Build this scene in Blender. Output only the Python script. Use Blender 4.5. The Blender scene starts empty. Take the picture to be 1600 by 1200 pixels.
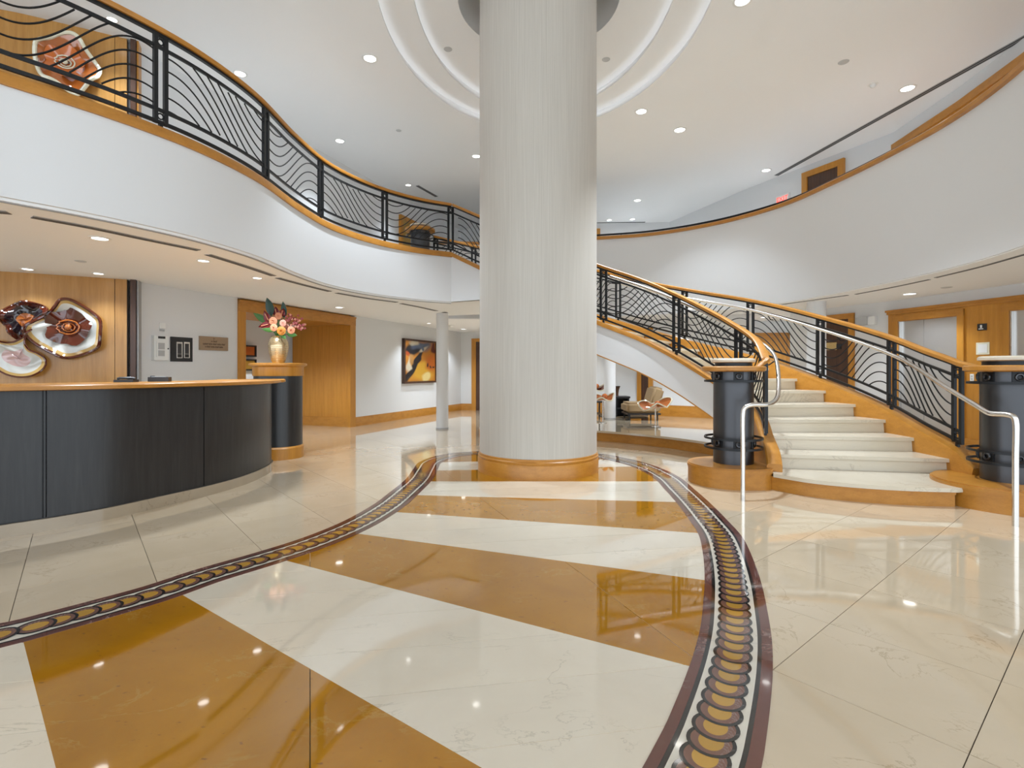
import bpy, bmesh, math, random
from mathutils import Vector, Matrix
random.seed(7)
PI = math.pi
sc = bpy.context.scene
C = sc.collection

# ---------------------------------------------------------------- camera / world / exposure
F = 815.0; HOR = 580.0; CAMZ = 1.2            # focal length in pixels (1600 wide), horizon row, eye height
cam_d = bpy.data.cameras.new('camera'); cam = bpy.data.objects.new('camera', cam_d); C.objects.link(cam)
cam.location = (0, 0, CAMZ); cam.rotation_euler = (PI/2, 0, 0)
cam_d.sensor_width = 36; cam_d.lens = 36*F/1600; cam_d.shift_y = -(600-HOR)/1600
cam_d.clip_start = 0.05; cam_d.clip_end = 200
sc.camera = cam
w = bpy.data.worlds.new('world'); sc.world = w; w.use_nodes = True
bg = w.node_tree.nodes['Background']; bg.inputs[0].default_value = (0.80, 0.90, 1.0, 1); bg.inputs[1].default_value = 1.65
sc.view_settings.view_transform = 'Standard'; sc.view_settings.look = 'None'
sc.view_settings.exposure = 0.62; sc.view_settings.gamma = 1.0; sc.view_settings.use_curve_mapping = False
LAMP_W = 430.0                                   # watts of one recessed downlight (upper ceiling)
LAMP_LOW = 66.0

# ---------------------------------------------------------------- measured heights
Z_LOW = 2.4      # lower ceiling
Z_2F = 3.25      # upper floor
Z_TOP = 5.55     # upper ceiling
def PX(x, y, z):
    """plan survey: point of the photograph at a known height"""
    Y = F*(CAMZ-z)/(y-HOR); return Vector(((x-800)/F*Y, Y, z))

# ---------------------------------------------------------------- materials
MATS = {}
def new_mat(name):
    m = bpy.data.materials.new(name); m.use_nodes = True; MATS[name] = m
    return m, m.node_tree.nodes, m.node_tree.links, m.node_tree.nodes['Principled BSDF']
def plain(name, col, rough=0.5, metal=0.0, coat=0.0, emit=None, es=0.0, spec=None):
    m, n, l, b = new_mat(name)
    b.inputs['Base Color'].default_value = (*col, 1); b.inputs['Roughness'].default_value = rough
    b.inputs['Metallic'].default_value = metal; b.inputs['Coat Weight'].default_value = coat
    if spec is not None: b.inputs['Specular IOR Level'].default_value = spec
    if emit: b.inputs['Emission Color'].default_value = (*emit, 1); b.inputs['Emission Strength'].default_value = es
    return m
def ramp(n, stops):
    r = n.new('ShaderNodeValToRGB'); e = r.color_ramp.elements
    while len(e) < len(stops): e.new(0.5)
    for i, (p, c) in enumerate(stops): e[i].position = p; e[i].color = (*c, 1)
    return r
def noise(n, l, scale=(1,1,1), s=4.0, detail=4.0, rough=0.55, dist=0.0, coord='Object'):
    tc = n.new('ShaderNodeTexCoord'); mp = n.new('ShaderNodeMapping'); nz = n.new('ShaderNodeTexNoise')
    mp.inputs['Scale'].default_value = scale
    l.new(tc.outputs[coord], mp.inputs[0]); l.new(mp.outputs[0], nz.inputs['Vector'])
    nz.inputs['Scale'].default_value = s; nz.inputs['Detail'].default_value = detail
    nz.inputs['Roughness'].default_value = rough; nz.inputs['Distortion'].default_value = dist
    return nz
def mixc(n, l, fac, a, b, mode='MIX'):
    m = n.new('ShaderNodeMix'); m.data_type = 'RGBA'; m.blend_type = mode
    if isinstance(fac, float): m.inputs[0].default_value = fac
    else: l.new(fac, m.inputs[0])
    for k, v in ((6, a), (7, b)):
        if isinstance(v, tuple): m.inputs[k].default_value = (*v, 1)
        else: l.new(v, m.inputs[k])
    return m.outputs[2]
def rand_shift(n, l, amt):
    """per-object brightness variation"""
    oi = n.new('ShaderNodeObjectInfo'); mr = n.new('ShaderNodeMapRange')
    l.new(oi.outputs['Random'], mr.inputs[0]); mr.inputs[3].default_value = 1-amt; mr.inputs[4].default_value = 1+amt*0.6
    return mr.outputs[0]
def wood(name, dark, mid, light, scale=(9, 9, 0.5), rough=0.36, coat=0.1):
    m, n, l, b = new_mat(name)
    a = noise(n, l, scale, 2.2, 6, 0.6, 0.3)
    f = noise(n, l, tuple(s*7 for s in scale), 3.0, 3, 0.6)
    r = ramp(n, [(0.25, dark), (0.5, mid), (0.78, light)]); l.new(a.outputs['Fac'], r.inputs[0])
    r2 = ramp(n, [(0.3, (0.88, 0.88, 0.88)), (0.7, (1, 1, 1))]); l.new(f.outputs['Fac'], r2.inputs[0])
    l.new(mixc(n, l, 1.0, r.outputs[0], r2.outputs[0], 'MULTIPLY'), b.inputs['Base Color'])
    b.inputs['Roughness'].default_value = rough; b.inputs['Coat Weight'].default_value = coat; b.inputs['Coat Roughness'].default_value = 0.15
    return m
def marble(name, base, tint, vein, rough=0.07, vscale=1.3, vein_w=0.012, speck=None, var=0.06, speck_amt=0.6, spec=0.5, coat=0.6):
    m, n, l, b = new_mat(name)
    a = noise(n, l, (1, 1, 1), 1.7, 5, 0.6, 0.6)
    r = ramp(n, [(0.3, tint), (0.7, base)]); l.new(a.outputs['Fac'], r.inputs[0])
    col = r.outputs[0]
    v = noise(n, l, (1, 1.8, 1), vscale, 8, 0.62, 1.2)
    rv = ramp(n, [(0.5-vein_w, (0, 0, 0)), (0.5, (1, 1, 1)), (0.5+vein_w, (0, 0, 0))]); l.new(v.outputs['Fac'], rv.inputs[0])
    k = noise(n, l, (1, 1, 1), 2.4, 2, 0.5)
    rk = ramp(n, [(0.52, (0, 0, 0)), (0.62, (0.55, 0.55, 0.55))]); l.new(k.outputs['Fac'], rk.inputs[0])
    msk = mixc(n, l, 1.0, rv.outputs[0], rk.outputs[0], 'MULTIPLY')
    col = mixc(n, l, msk, col, vein)
    if speck:
        s = noise(n, l, (1, 2.2, 1), 22, 3, 0.5)
        rs = ramp(n, [(0.66, (0, 0, 0)), (0.74, (speck_amt,)*3)]); l.new(s.outputs['Fac'], rs.inputs[0])
        col = mixc(n, l, rs.outputs[0], col, speck)
    hv = n.new('ShaderNodeHueSaturation'); l.new(rand_shift(n, l, var), hv.inputs['Value']); l.new(col, hv.inputs['Color'])
    l.new(hv.outputs[0], b.inputs['Base Color']); b.inputs['Roughness'].default_value = rough
    b.inputs['Specular IOR Level'].default_value = spec; b.inputs['Coat Weight'].default_value = coat; b.inputs['Coat Roughness'].default_value = 0.03
    return m
def wallmat(name, col, rough=0.6):
    m, n, l, b = new_mat(name)
    a = noise(n, l, (1, 1, 1), 30, 3, 0.5)
    bp = n.new('ShaderNodeBump'); bp.inputs['Strength'].default_value = 0.03; bp.inputs['Distance'].default_value = 0.01
    l.new(a.outputs['Fac'], bp.inputs['Height']); l.new(bp.outputs[0], b.inputs['Normal'])
    b.inputs['Base Color'].default_value = (*col, 1); b.inputs['Roughness'].default_value = rough
    b.inputs['Specular IOR Level'].default_value = 0.25
    return m

M_wall = wallmat('wall_paint', (0.74, 0.74, 0.74))
M_ceil = wallmat('ceiling_paint', (0.90, 0.90, 0.90), 0.7)
M_wood = wood('honey_wood', (0.46, 0.185, 0.018), (0.55, 0.235, 0.026), (0.62, 0.28, 0.04))
M_woodh = wood('honey_wood_trim', (0.40, 0.16, 0.018), (0.50, 0.21, 0.027), (0.57, 0.255, 0.042), (2.5, 2.5, 6))
M_woodd = wood('dark_wood_door', (0.045, 0.018, 0.009), (0.075, 0.03, 0.014), (0.11, 0.045, 0.02))
M_panel = wood('satin_panel_wood', (0.42, 0.19, 0.04), (0.52, 0.255, 0.06), (0.62, 0.33, 0.10), (7, 7, 0.35), 0.3, 0.3)
M_desk = wood('black_stained_wood', (0.011, 0.011, 0.012), (0.018, 0.0175, 0.018), (0.030, 0.029, 0.029), (14, 14, 1.0), 0.36, 0.1)
M_cream = marble('cream_marble', (0.68, 0.555, 0.40), (0.62, 0.50, 0.345), (0.38, 0.29, 0.17), rough=0.06, vein_w=0.008)
M_cream2 = marble('pale_marble', (0.76, 0.68, 0.55), (0.70, 0.61, 0.48), (0.42, 0.36, 0.27), rough=0.06, vein_w=0.009)
M_gold = marble('ochre_marble', (0.44, 0.195, 0.009), (0.34, 0.14, 0.005), (0.46, 0.27, 0.06), rough=0.05, spec=0.4, speck=(0.10, 0.035, 0.012), var=0.08)
M_red = marble('oxblood_marble', (0.155, 0.055, 0.04), (0.11, 0.038, 0.03), (0.42, 0.33, 0.30), rough=0.06, vscale=4, vein_w=0.02)
M_blackst = marble('black_marble', (0.02, 0.018, 0.016), (0.014, 0.012, 0.012), (0.1, 0.1, 0.1), rough=0.06)
M_whitest = marble('white_marble', (0.72, 0.66, 0.56), (0.66, 0.60, 0.50), (0.3, 0.3, 0.3), rough=0.06)
M_mauve = marble('mauve_marble', (0.20, 0.10, 0.075), (0.17, 0.075, 0.05), (0.4, 0.35, 0.33), rough=0.06, vscale=6)
M_yellow = marble('yellow_marble', (0.52, 0.30, 0.05), (0.45, 0.24, 0.04), (0.35, 0.18, 0.05), rough=0.06, var=0.12)
M_grout = plain('grout', (0.20, 0.165, 0.12), 0.8)
M_tread = marble('stair_marble', (0.70, 0.62, 0.49), (0.65, 0.57, 0.44), (0.42, 0.35, 0.26), rough=0.2, coat=0.1)
M_metal = plain('black_metal', (0.022, 0.023, 0.025), 0.38, 0.6)
M_steelblk = plain('gunmetal', (0.085, 0.085, 0.09), 0.34, 0.9)
M_chrome = plain('brushed_steel', (0.72, 0.70, 0.67), 0.25, 1.0)
M_elev = plain('elevator_steel', (0.62, 0.61, 0.60), 0.32, 0.9)
M_brass = plain('brass', (0.75, 0.55, 0.25), 0.25, 1.0)
M_white = plain('white_plastic', (0.82, 0.82, 0.80), 0.4)
M_grey = plain('grey_plastic', (0.45, 0.45, 0.45), 0.5)
M_black = plain('black_plastic', (0.018, 0.018, 0.02), 0.4)
M_slot = plain('vent_dark', (0.035, 0.035, 0.037), 0.6)
M_vent = plain('vent_metal', (0.34, 0.34, 0.34), 0.5)
M_lens = plain('lamp_lens', (1, 1, 1), 0.4, emit=(1.0, 0.98, 0.94), es=4.0)
M_led = plain('cove_led', (1, 1, 1), 0.5, emit=(0.95, 0.97, 1.0), es=1.5)
M_exit = plain('exit_red', (0.6, 0.02, 0.02), 0.5, emit=(1, 0.08, 0.05), es=1.6)
M_stonebase = marble('taupe_marble', (0.42, 0.34, 0.24), (0.36, 0.28, 0.19), (0.2, 0.15, 0.1), rough=0.12)
M_fabric = plain('tan_fabric', (0.30, 0.20, 0.10), 0.85)
M_carpet = plain('upper_carpet', (0.64, 0.61, 0.56), 0.95)
M_rug = plain('brown_rug', (0.10, 0.065, 0.03), 0.95)
# column wallcovering: fine vertical strands
m, n, l, b = new_mat('column_wallcovering'); M_column = m
a = noise(n, l, (60, 60, 0.35), 3.0, 5, 0.7); r = ramp(n, [(0.25, (0.43, 0.395, 0.34)), (0.75, (0.60, 0.56, 0.50))]); l.new(a.outputs['Fac'], r.inputs[0])
l.new(r.outputs[0], b.inputs['Base Color']); b.inputs['Roughness'].default_value = 0.55; b.inputs['Sheen Weight'].default_value = 0.15
def vcol_mat(name, rough=0.5, coat=0.0):
    m, n, l, b = new_mat(name); at = n.new('ShaderNodeAttribute'); at.attribute_name = 'Col'
    l.new(at.outputs['Color'], b.inputs['Base Color']); b.inputs['Roughness'].default_value = rough; b.inputs['Coat Weight'].default_value = coat
    return m
M_paint = vcol_mat('canvas_paint', 0.45)
M_glassbrown = plain('glass_brown', (0.085, 0.014, 0.006), 0.06, coat=1.0)
M_glassdark = plain('glass_dark', (0.018, 0.010, 0.014), 0.04, coat=1.0)
M_glassamber = plain('glass_amber', (0.46, 0.13, 0.025), 0.06, coat=1.0)
M_glassorange = plain('glass_orange', (0.62, 0.16, 0.03), 0.08, coat=1.0)
M_glasswhite = plain('glass_opal', (0.66, 0.66, 0.62), 0.06, coat=1.0)
M_glasspink = plain('glass_pink', (0.62, 0.42, 0.40), 0.06, coat=1.0)
M_glasshoney = plain('glass_honey', (0.62, 0.40, 0.14), 0.06, coat=1.0)
M_glasscream = plain('glass_cream', (0.80, 0.76, 0.58), 0.08, coat=1.0)
M_rose = plain('rose_peach', (0.60, 0.235, 0.12), 0.6)
M_rosep = plain('rose_pink', (0.62, 0.27, 0.19), 0.6)
M_roseo = plain('rose_orange', (0.48, 0.17, 0.015), 0.6)
M_leaf = plain('leaf_dark', (0.012, 0.05, 0.035), 0.3)
M_leafg = plain('leaf_green', (0.05, 0.16, 0.03), 0.4)
M_anth = plain('anthurium_red', (0.16, 0.010, 0.012), 0.25)
M_berry = plain('orchid_pink', (0.34, 0.06, 0.06), 0.5)
M_vase = plain('champagne_gold', (0.66, 0.54, 0.34), 0.22, 0.85)
M_plaque = plain('bronze_plaque', (0.36, 0.25, 0.16), 0.5, 0.3)
M_plaqtxt = plain('plaque_text', (0.12, 0.07, 0.04), 0.6)

# ---------------------------------------------------------------- mesh helpers
class MB:
    def __init__(s): s.v = []; s.f = []; s.m = []; s.sm = []
    def add(s, vs, fs, mi=0, smooth=False):
        o = len(s.v); s.v += [tuple(p) for p in vs]
        for f in fs: s.f.append([i+o for i in f]); s.m.append(mi); s.sm.append(smooth)
        return s
    def box(s, x0, x1, y0, y1, z0, z1, mi=0):
        return s.add([(x0,y0,z0),(x1,y0,z0),(x1,y1,z0),(x0,y1,z0),(x0,y0,z1),(x1,y0,z1),(x1,y1,z1),(x0,y1,z1)],
              [(0,3,2,1),(4,5,6,7),(0,1,5,4),(1,2,6,5),(2,3,7,6),(3,0,4,7)], mi)
    def obox(s, c, ax, ay, az, hx, hy, hz, mi=0):
        c = Vector(c); vs = [c+ax*(i*hx)+ay*(j*hy)+az*(k*hz) for k in (-1,1) for i, j in ((-1,-1),(1,-1),(1,1),(-1,1))]
        return s.add(vs, [(0,3,2,1),(4,5,6,7),(0,1,5,4),(1,2,6,5),(2,3,7,6),(3,0,4,7)], mi)
    def prism(s, poly, z0, z1, mi=0, side_mi=None):
        n = len(poly); vs = [(p[0], p[1], z0) for p in poly]+[(p[0], p[1], z1) for p in poly]
        s.add(vs, [list(range(n))[::-1], list(range(n, 2*n))], mi)
        return s.add(vs, [(i, (i+1) % n, n+(i+1) % n, n+i) for i in range(n)], mi if side_mi is None else side_mi)
    def sweep(s, path, prof, mi=0, closed=False, smooth=False, caps=True):
        """profile points (lateral to the left, vertical) swept along a path, kept upright"""
        path = [Vector(p) for p in path]; n = len(path); k = len(prof); vs = []
        for i, p in enumerate(path):
            if closed: t = path[(i+1) % n]-path[i-1]
            else: t = path[min(i+1, n-1)]-path[max(i-1, 0)]
            t.z = 0; t.normalize(); lat = Vector((-t.y, t.x, 0)); mit = 1.0
            if 0 < i < n-1:
                a = path[i]-path[i-1]; a.z = 0
                if a.length > 1e-6: a.normalize(); mit = 1/max(0.5, a.dot(t))
            for q in prof: vs.append(p+lat*q[0]*mit+Vector((0, 0, q[1])))
        fs = []
        for i in range(n if closed else n-1):
            j = (i+1) % n
            for a in range(k):
                b2 = (a+1) % k; fs.append((i*k+a, i*k+b2, j*k+b2, j*k+a))
        s.add(vs, fs, mi, smooth)
        if caps and not closed: s.add(vs[:k]+vs[-k:], [list(range(k)), list(range(k, 2*k))[::-1]], mi)
        return s
    def tube(s, path, r, sides=8, mi=0, smooth=True, r_fn=None, closed=False):
        path = [Vector(p) for p in path]; n = len(path); vs = []; up = None
        for i, p in enumerate(path):
            if closed: t = path[(i+1) % n]-path[i-1]
            else: t = path[min(i+1, n-1)]-path[max(i-1, 0)]
            if t.length < 1e-9: t = Vector((0,0,1))
            t.normalize()
            if up is None: up = Vector((0,0,1)) if abs(t.z) < 0.9 else Vector((1,0,0))
            u = (up-t*up.dot(t)).normalized(); v = t.cross(u); up = u
            rr = r_fn(i/(n-1)) if r_fn else r
            for a in range(sides):
                an = 2*PI*a/sides+PI/sides; vs.append(p+u*(math.cos(an)*rr)+v*(math.sin(an)*rr))
        fs = []
        for i in range(n if closed else n-1):
            j = (i+1) % n
            for a in range(sides): fs.append((i*sides+a, i*sides+(a+1) % sides, j*sides+(a+1) % sides, j*sides+a))
        s.add(vs, fs, mi, smooth)
        if not closed: s.add(vs[:sides]+vs[-sides:], [list(range(sides))[::-1], list(range(sides, 2*sides))], mi)
        return s
    def lathe(s, c, prof, n=32, mi=0, smooth=True, a0=0, a1=2*PI):
        full = abs(a1-a0-2*PI) < 1e-6; k = len(prof); m = n if full else n+1; vs = []
        for i in range(m):
            an = a0+(a1-a0)*i/n
            for r, z in prof: vs.append((c[0]+math.cos(an)*r, c[1]+math.sin(an)*r, c[2]+z))
        fs = []
        for i in range(n):
            j = (i+1) % m
            for a in range(k-1): fs.append((i*k+a, j*k+a, j*k+a+1, i*k+a+1))
        return s.add(vs, fs, mi, smooth)
    def sphere(s, c, r, n=10, m=6, sc_=(1,1,1), mi=0):
        vs = []; fs = []
        for j in range(m+1):
            ph = PI*j/m
            for i in range(n):
                an = 2*PI*i/n; vs.append((c[0]+r*sc_[0]*math.sin(ph)*math.cos(an), c[1]+r*sc_[1]*math.sin(ph)*math.sin(an), c[2]+r*sc_[2]*math.cos(ph)))
        for j in range(m):
            for i in range(n): fs.append((j*n+i, (j+1)*n+i, (j+1)*n+(i+1) % n, j*n+(i+1) % n))
        return s.add(vs, fs, mi, True)
def wloc(o):
    v = Vector((0, 0, 0))
    while o: v = v+Vector(o.location); o = o.parent
    return v
def obj(name, mb, mats, parent=None, loc=None, cols=None, local=False):
    if not isinstance(mats, (list, tuple)): mats = [mats]
    base = wloc(parent) if parent else Vector(loc or (0, 0, 0))
    if local: base = Vector((0, 0, 0))
    me = bpy.data.meshes.new(name); me.from_pydata([(v[0]-base.x, v[1]-base.y, v[2]-base.z) for v in mb.v], [], mb.f)
    for mt in mats: me.materials.append(mt)
    me.polygons.foreach_set('material_index', mb.m); me.polygons.foreach_set('use_smooth', mb.sm)
    if cols:
        at = me.color_attributes.new('Col', 'FLOAT_COLOR', 'POINT')
        for i, c in enumerate(cols): at.data[i].color = (*c, 1)
    bm = bmesh.new(); bm.from_mesh(me); bmesh.ops.remove_doubles(bm, verts=bm.verts, dist=1e-6) if not cols else None
    bmesh.ops.recalc_face_normals(bm, faces=bm.faces); bm.to_mesh(me); bm.free()
    try: me.set_sharp_from_angle(angle=math.radians(40))
    except Exception: pass
    o = bpy.data.objects.new(name, me); C.objects.link(o)
    if parent: o.parent = parent
    else: o.location = base
    return o
def tag(o, label, cat, group=None, kind=None):
    o['label'] = label; o['category'] = cat
    if group: o['group'] = group
    if kind: o['kind'] = kind
    return o
def thing(name, label, cat, loc=(0, 0, 0), group=None, rotz=0):
    o = bpy.data.objects.new(name, None); C.objects.link(o); o.location = loc; o.empty_display_size = 0.1; o.rotation_euler = (0, 0, rotz)
    return tag(o, label, cat, group)
def struct(o): o['kind'] = 'structure'; return o
def copy_tree(o, parent=None):
    c = o.copy(); C.objects.link(c); c.parent = parent
    for ch in list(o.children): copy_tree(ch, c)
    return c
def V2(p): return Vector((p[0], p[1], 0))
def spline(pts, per=10, closed=False):
    """Catmull-Rom through the points (any dimension up to 3)"""
    P = [Vector((*p, 0)) if len(p) == 2 else Vector(p) for p in pts]; n = len(P); out = []
    rng = n if closed else n-1
    for i in range(rng):
        p1, p2 = P[i], P[(i+1) % n]
        p0 = P[i-1] if (closed or i > 0) else p1*2-p2
        p3 = P[(i+2) % n] if (closed or i+2 < n) else p2*2-p1
        d0 = max((p1-p0).length, 1e-6)**0.5; d1 = max((p2-p1).length, 1e-6)**0.5; d2 = max((p3-p2).length, 1e-6)**0.5
        for j in range(per):
            t = d0+d1*j/per
            a1 = p0*((d0-t)/d0)+p1*(t/d0); a2 = p1*((d0+d1-t)/d1)+p2*((t-d0)/d1); a3 = p2*((d0+d1+d2-t)/d2)+p3*((t-d0-d1)/d2)
            b1 = a1*((d0+d1-t)/(d0+d1))+a2*(t/(d0+d1)); b2 = a2*((d0+d1+d2-t)/(d1+d2))+a3*((t-d0)/(d1+d2))
            out.append(b1*((d0+d1-t)/d1)+b2*((t-d0)/d1))
    if not closed: out.append(P[-1].copy())
    return out
class Curve:
    """polyline with arc-length lookup"""
    def __init__(s, pts):
        s.p = [Vector(p) for p in pts]; s.d = [0]
        for a, b2 in zip(s.p, s.p[1:]): s.d.append(s.d[-1]+(b2-a).length)
        s.L = s.d[-1]
    def at(s, d):
        d = max(0, min(s.L, d)); import bisect
        i = min(max(bisect.bisect_right(s.d, d)-1, 0), len(s.p)-2); u = (d-s.d[i])/max(s.d[i+1]-s.d[i], 1e-9)
        return s.p[i].lerp(s.p[i+1], u)
    def tan(s, d): t = s.at(d+0.02)-s.at(d-0.02); return t.normalized()
    def sub(s, a, b2, step=0.08):
        n = max(2, int(abs(b2-a)/step)+1); return [s.at(a+(b2-a)*i/(n-1)) for i in range(n)]
    def near(s, q):
        q = Vector((q[0], q[1], 0)); best = (9e9, 0)
        for i in range(int(s.L/0.01)+1):
            p = s.at(i*0.01); e = (Vector((p.x, p.y, 0))-q).length
            if e < best[0]: best = (e, i*0.01)
        return best[1]
    def ray(s, px, lo=0, hi=None):
        """arc length at which the survey ray of image column px meets the curve"""
        k = (px-800)/F; best = (9e9, 0); hi = s.L if hi is None else hi
        for i in range(int((hi-lo)/0.01)+1):
            p = s.at(lo+i*0.01); e = abs(p.x-k*p.y)
            if e < best[0]: best = (e, lo+i*0.01)
        return best[1]
def clip(poly, p, n):
    """keep the side of the line through p towards n"""
    out = []
    for i in range(len(poly)):
        a, b2 = poly[i], poly[(i+1) % len(poly)]; da = (a-p).dot(n); db = (b2-p).dot(n)
        if da >= 0: out.append(a)
        if (da >= 0) != (db >= 0): out.append(a.lerp(b2, da/(da-db)))
    return out
def area(poly): return 0.5*sum(poly[i-1].x*poly[i].y-poly[i].x*poly[i-1].y for i in range(len(poly)))
RECT = lambda a0, a1, b0, b1: [(a0, b0), (a1, b0), (a1, b1), (a0, b1)]

# ================================================================ FLOOR
floor = struct(obj('floor', MB().box(-14, 14, -6, 26, -0.3, -0.012), M_grout))
# medallion outline: outer edge of the inlaid border, surveyed on the floor plane
bord_px = [(1010,724),(1060,745),(1085,765),(1110,787),(1135,812),(1160,840),(1177,875),(1191,917),(1198,950),(1206,1000),(1207.5,1050),(1204,1100),(1198,1150),(1190,1200)]
left_px = [(710,708),(677,714),(655,722.5),(646,733),(634,749),(609,769.6),(580,791),(530,818),(470,842),(400,864),(300,892.5),(225,917),(150,937.5),(75,957),(0,975)]
rp = [PX(x, y, 0) for x, y in bord_px][::-1]; lp = [PX(x, y, 0) for x, y in left_px]
tail_r = [rp[0]+Vector((-0.62, -0.72, 0)), rp[0]+Vector((-0.27, -0.38, 0))]
far = [Vector((1.25, 7.62, 0)), Vector((0.72, 7.98, 0)), Vector((0.05, 7.98, 0))]
tail_l = [lp[-1]+Vector((-0.55, -0.14, 0)), lp[-1]+Vector((-1.3, -0.36, 0))]
border = Curve(spline([tuple(p) for p in tail_r+rp+far+lp+tail_l], 12))
BW = 0.30
def off(curve_pts, d):
    out = []
    n = len(curve_pts)
    for i, p in enumerate(curve_pts):
        t = curve_pts[min(i+2, n-1)]-curve_pts[max(i-2, 0)]; t.z = 0; t.normalize(); out.append(p+Vector((-t.y, t.x, 0))*d)
    return out
bpath = border.sub(0, border.L, 0.06)
inner_edge = off(bpath, BW-0.01)
interior = [p.copy() for p in inner_edge]+[Vector((-4.2, -1.5, 0)), Vector((0.2, -1.5, 0))]
if area(interior) < 0: interior.reverse()
def inside(poly, q):
    c = False; j = len(poly)-1
    for i in range(len(poly)):
        a, b2 = poly[i], poly[j]
        if (a.y > q.y) != (b2.y > q.y) and q.x < (b2.x-a.x)*(q.y-a.y)/(b2.y-a.y)+a.x: c = not c
        j = i
    return c
# cream floor tiles, 60 cm grid on the diagonal
e1 = Vector((979/F, 1, 0)).normalized(); e2 = Vector((-e1.y, e1.x, 0)); G0 = PX(1207.7, 1046.7, 0); TS = 0.6
tile_me = None; cands = []
for i in range(-45, 46):
    for j in range(-45, 46):
        c = G0+e1*((i+0.5)*TS)+e2*((j+0.5)*TS)
        if not (-9.5 < c.x < 9.5 and -3 < c.y < 17.5): continue
        cor = [c+e1*(a*TS/2)+e2*(b2*TS/2) for a, b2 in ((-1,-1),(1,-1),(1,1),(-1,1))]
        if all(inside(interior, q) for q in cor) and inside(interior, c): continue
        vis = c.y > 0.8 and any(abs(q.x) < 1.02*q.y for q in cor) and all(abs(q.y) > 0.1 for q in cor)
        cands.append((0 if vis else 1, c.length, c))
cands.sort(key=lambda t: (t[0], t[1]))
ang = math.atan2(e1.y, e1.x); rest = MB(); h = TS/2-0.0016
for k, (nv, d, c) in enumerate(cands):
    if k < 285 and not nv:
        if tile_me is None:
            o = obj('tile', MB().box(-h, h, -h, h, -0.012, 0), M_cream, floor, local=True); tile_me = o.data
        else:
            o = bpy.data.objects.new('tile', tile_me); C.objects.link(o); o.parent = floor
        o.location = c; o.rotation_euler = (0, 0, ang+random.choice((0, PI/2, PI, -PI/2)))
    else:
        rest.prism([c+e1*(a*h)+e2*(b2*h) for a, b2 in ((-1,-1),(1,-1),(1,1),(-1,1))], -0.012, 0)
o = obj('tile_field', rest, M_cream, floor); o['kind'] = 'stuff'

# medallion slabs: alternating pale and ochre bands cut by surveyed lines
med = thing('floor_medallion', 'inlaid marble medallion of pale and ochre bands set in the lobby floor', 'floor inlay', (0.3, 4.5, 0))
lines_px = [((35.7,1000),(87,1200)), ((281.7,928),(700,1170)), ((537.5,900),(1091,1045)), ((580,837),(1035,898)), ((612,800),(1097,833.6)),
            ((653,774),(1067.5,785)), ((674,752.4),(1030,752.4)), ((679,735.5),(993,729)), ((700,722),(960,718.5))]
Rf = Vector((0.3, 9.5, 0)); L = []
for a, b2 in lines_px:
    p, q = PX(*a, 0), PX(*b2, 0); t = (q-p).normalized(); nn = Vector((-t.y, t.x, 0))
    if (Rf-p).dot(nn) < 0: nn = -nn
    L.append((p, nn))
def slab(poly, mat, name):
    if len(poly) < 3 or abs(area(poly)) < 0.004: return
    obj(name, MB().prism([(p.x, p.y) for p in poly], -0.0115, 0.0015), mat, med)
jd = Vector((0.985, 0.17, 0)); jn = Vector((-0.17, 0.985, 0))
for i in range(len(L)+1):
    poly = interior
    if i > 0: poly = clip(poly, *L[i-1])
    if i < len(L): poly = clip(poly, L[i][0], -L[i][1])
    g = 0.0016
    if i % 2 == 0:                                   # pale bands: slabs 30 cm wide
        ks = [(p-Vector((0, 0, 0))).dot(jn) for p in poly]
        k0 = math.floor(min(ks)/0.33); k1 = math.ceil(max(ks)/0.33)
        for k in range(k0, k1):
            pc = clip(clip(poly, jn*(k*0.33+g), jn), jn*((k+1)*0.33-g), -jn); slab(pc, M_cream2, 'pale_slab')
    else:
        dd = Vector((0.93, 0.36, 0)); ks = [p.dot(dd) for p in poly]; sp = 1.5
        k0 = math.floor(min(ks)/sp); k1 = math.ceil(max(ks)/sp)
        for k in range(k0, k1):
            pc = clip(clip(poly, dd*(k*sp+g), dd), dd*((k+1)*sp-g), -dd); slab(pc, M_gold, 'ochre_slab')
# border bands
for nm, a, b2, mt, zt in (('outer_band', 0, 0.042, M_red, 0.0035), ('outer_line', 0.042, 0.058, M_blackst, 0.0032), ('white_band', 0.058, 0.245, M_whitest, 0.003),
                      ('inner_line', 0.245, 0.262, M_blackst, 0.0032), ('inner_band', 0.262, 0.30, M_red, 0.0035)):
    obj(nm, MB().sweep(bpath, RECT(a, b2, -0.0114, zt)), mt, med)
# overlapping fish-scale discs
sc_mb = MB()
def disc(rx, ry, cx, z, mi):
    N = 28; sc_mb.add([(cx+math.cos(2*PI*i/N)*rx, math.sin(2*PI*i/N)*ry, z) for i in range(N)], [list(range(N))], mi)
disc(0.077, 0.077, 0, 0.0, 0); disc(0.064, 0.064, 0, 0.00018, 1); disc(0.047, 0.039, 0.0, 0.00036, 2)
sc0 = None; pitch = 0.087; d = 0.03
while d < border.L-0.03:
    p = border.at(d); t = border.tan(d); nn = Vector((-t.y, t.x, 0)); c = p+nn*0.152
    if sc0 is None: sc0 = obj('scale_piece', sc_mb, [M_blackst, M_mauve, M_yellow], med, local=True); o = sc0
    else: o = bpy.data.objects.new('scale_piece', sc0.data); C.objects.link(o); o.parent = med
    o.location = c+Vector((0, 0, 0.0048))-med.location
    o.rotation_euler = Matrix(((t.x, -t.y, 0), (t.y, t.x, 0), (0, 0, 1))).to_4x4().to_euler()
    q = o.rotation_euler.to_quaternion() @ Matrix.Rotation(0.012, 4, 'Y').to_quaternion(); o.rotation_euler = q.to_euler()
    d += pitch

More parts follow.
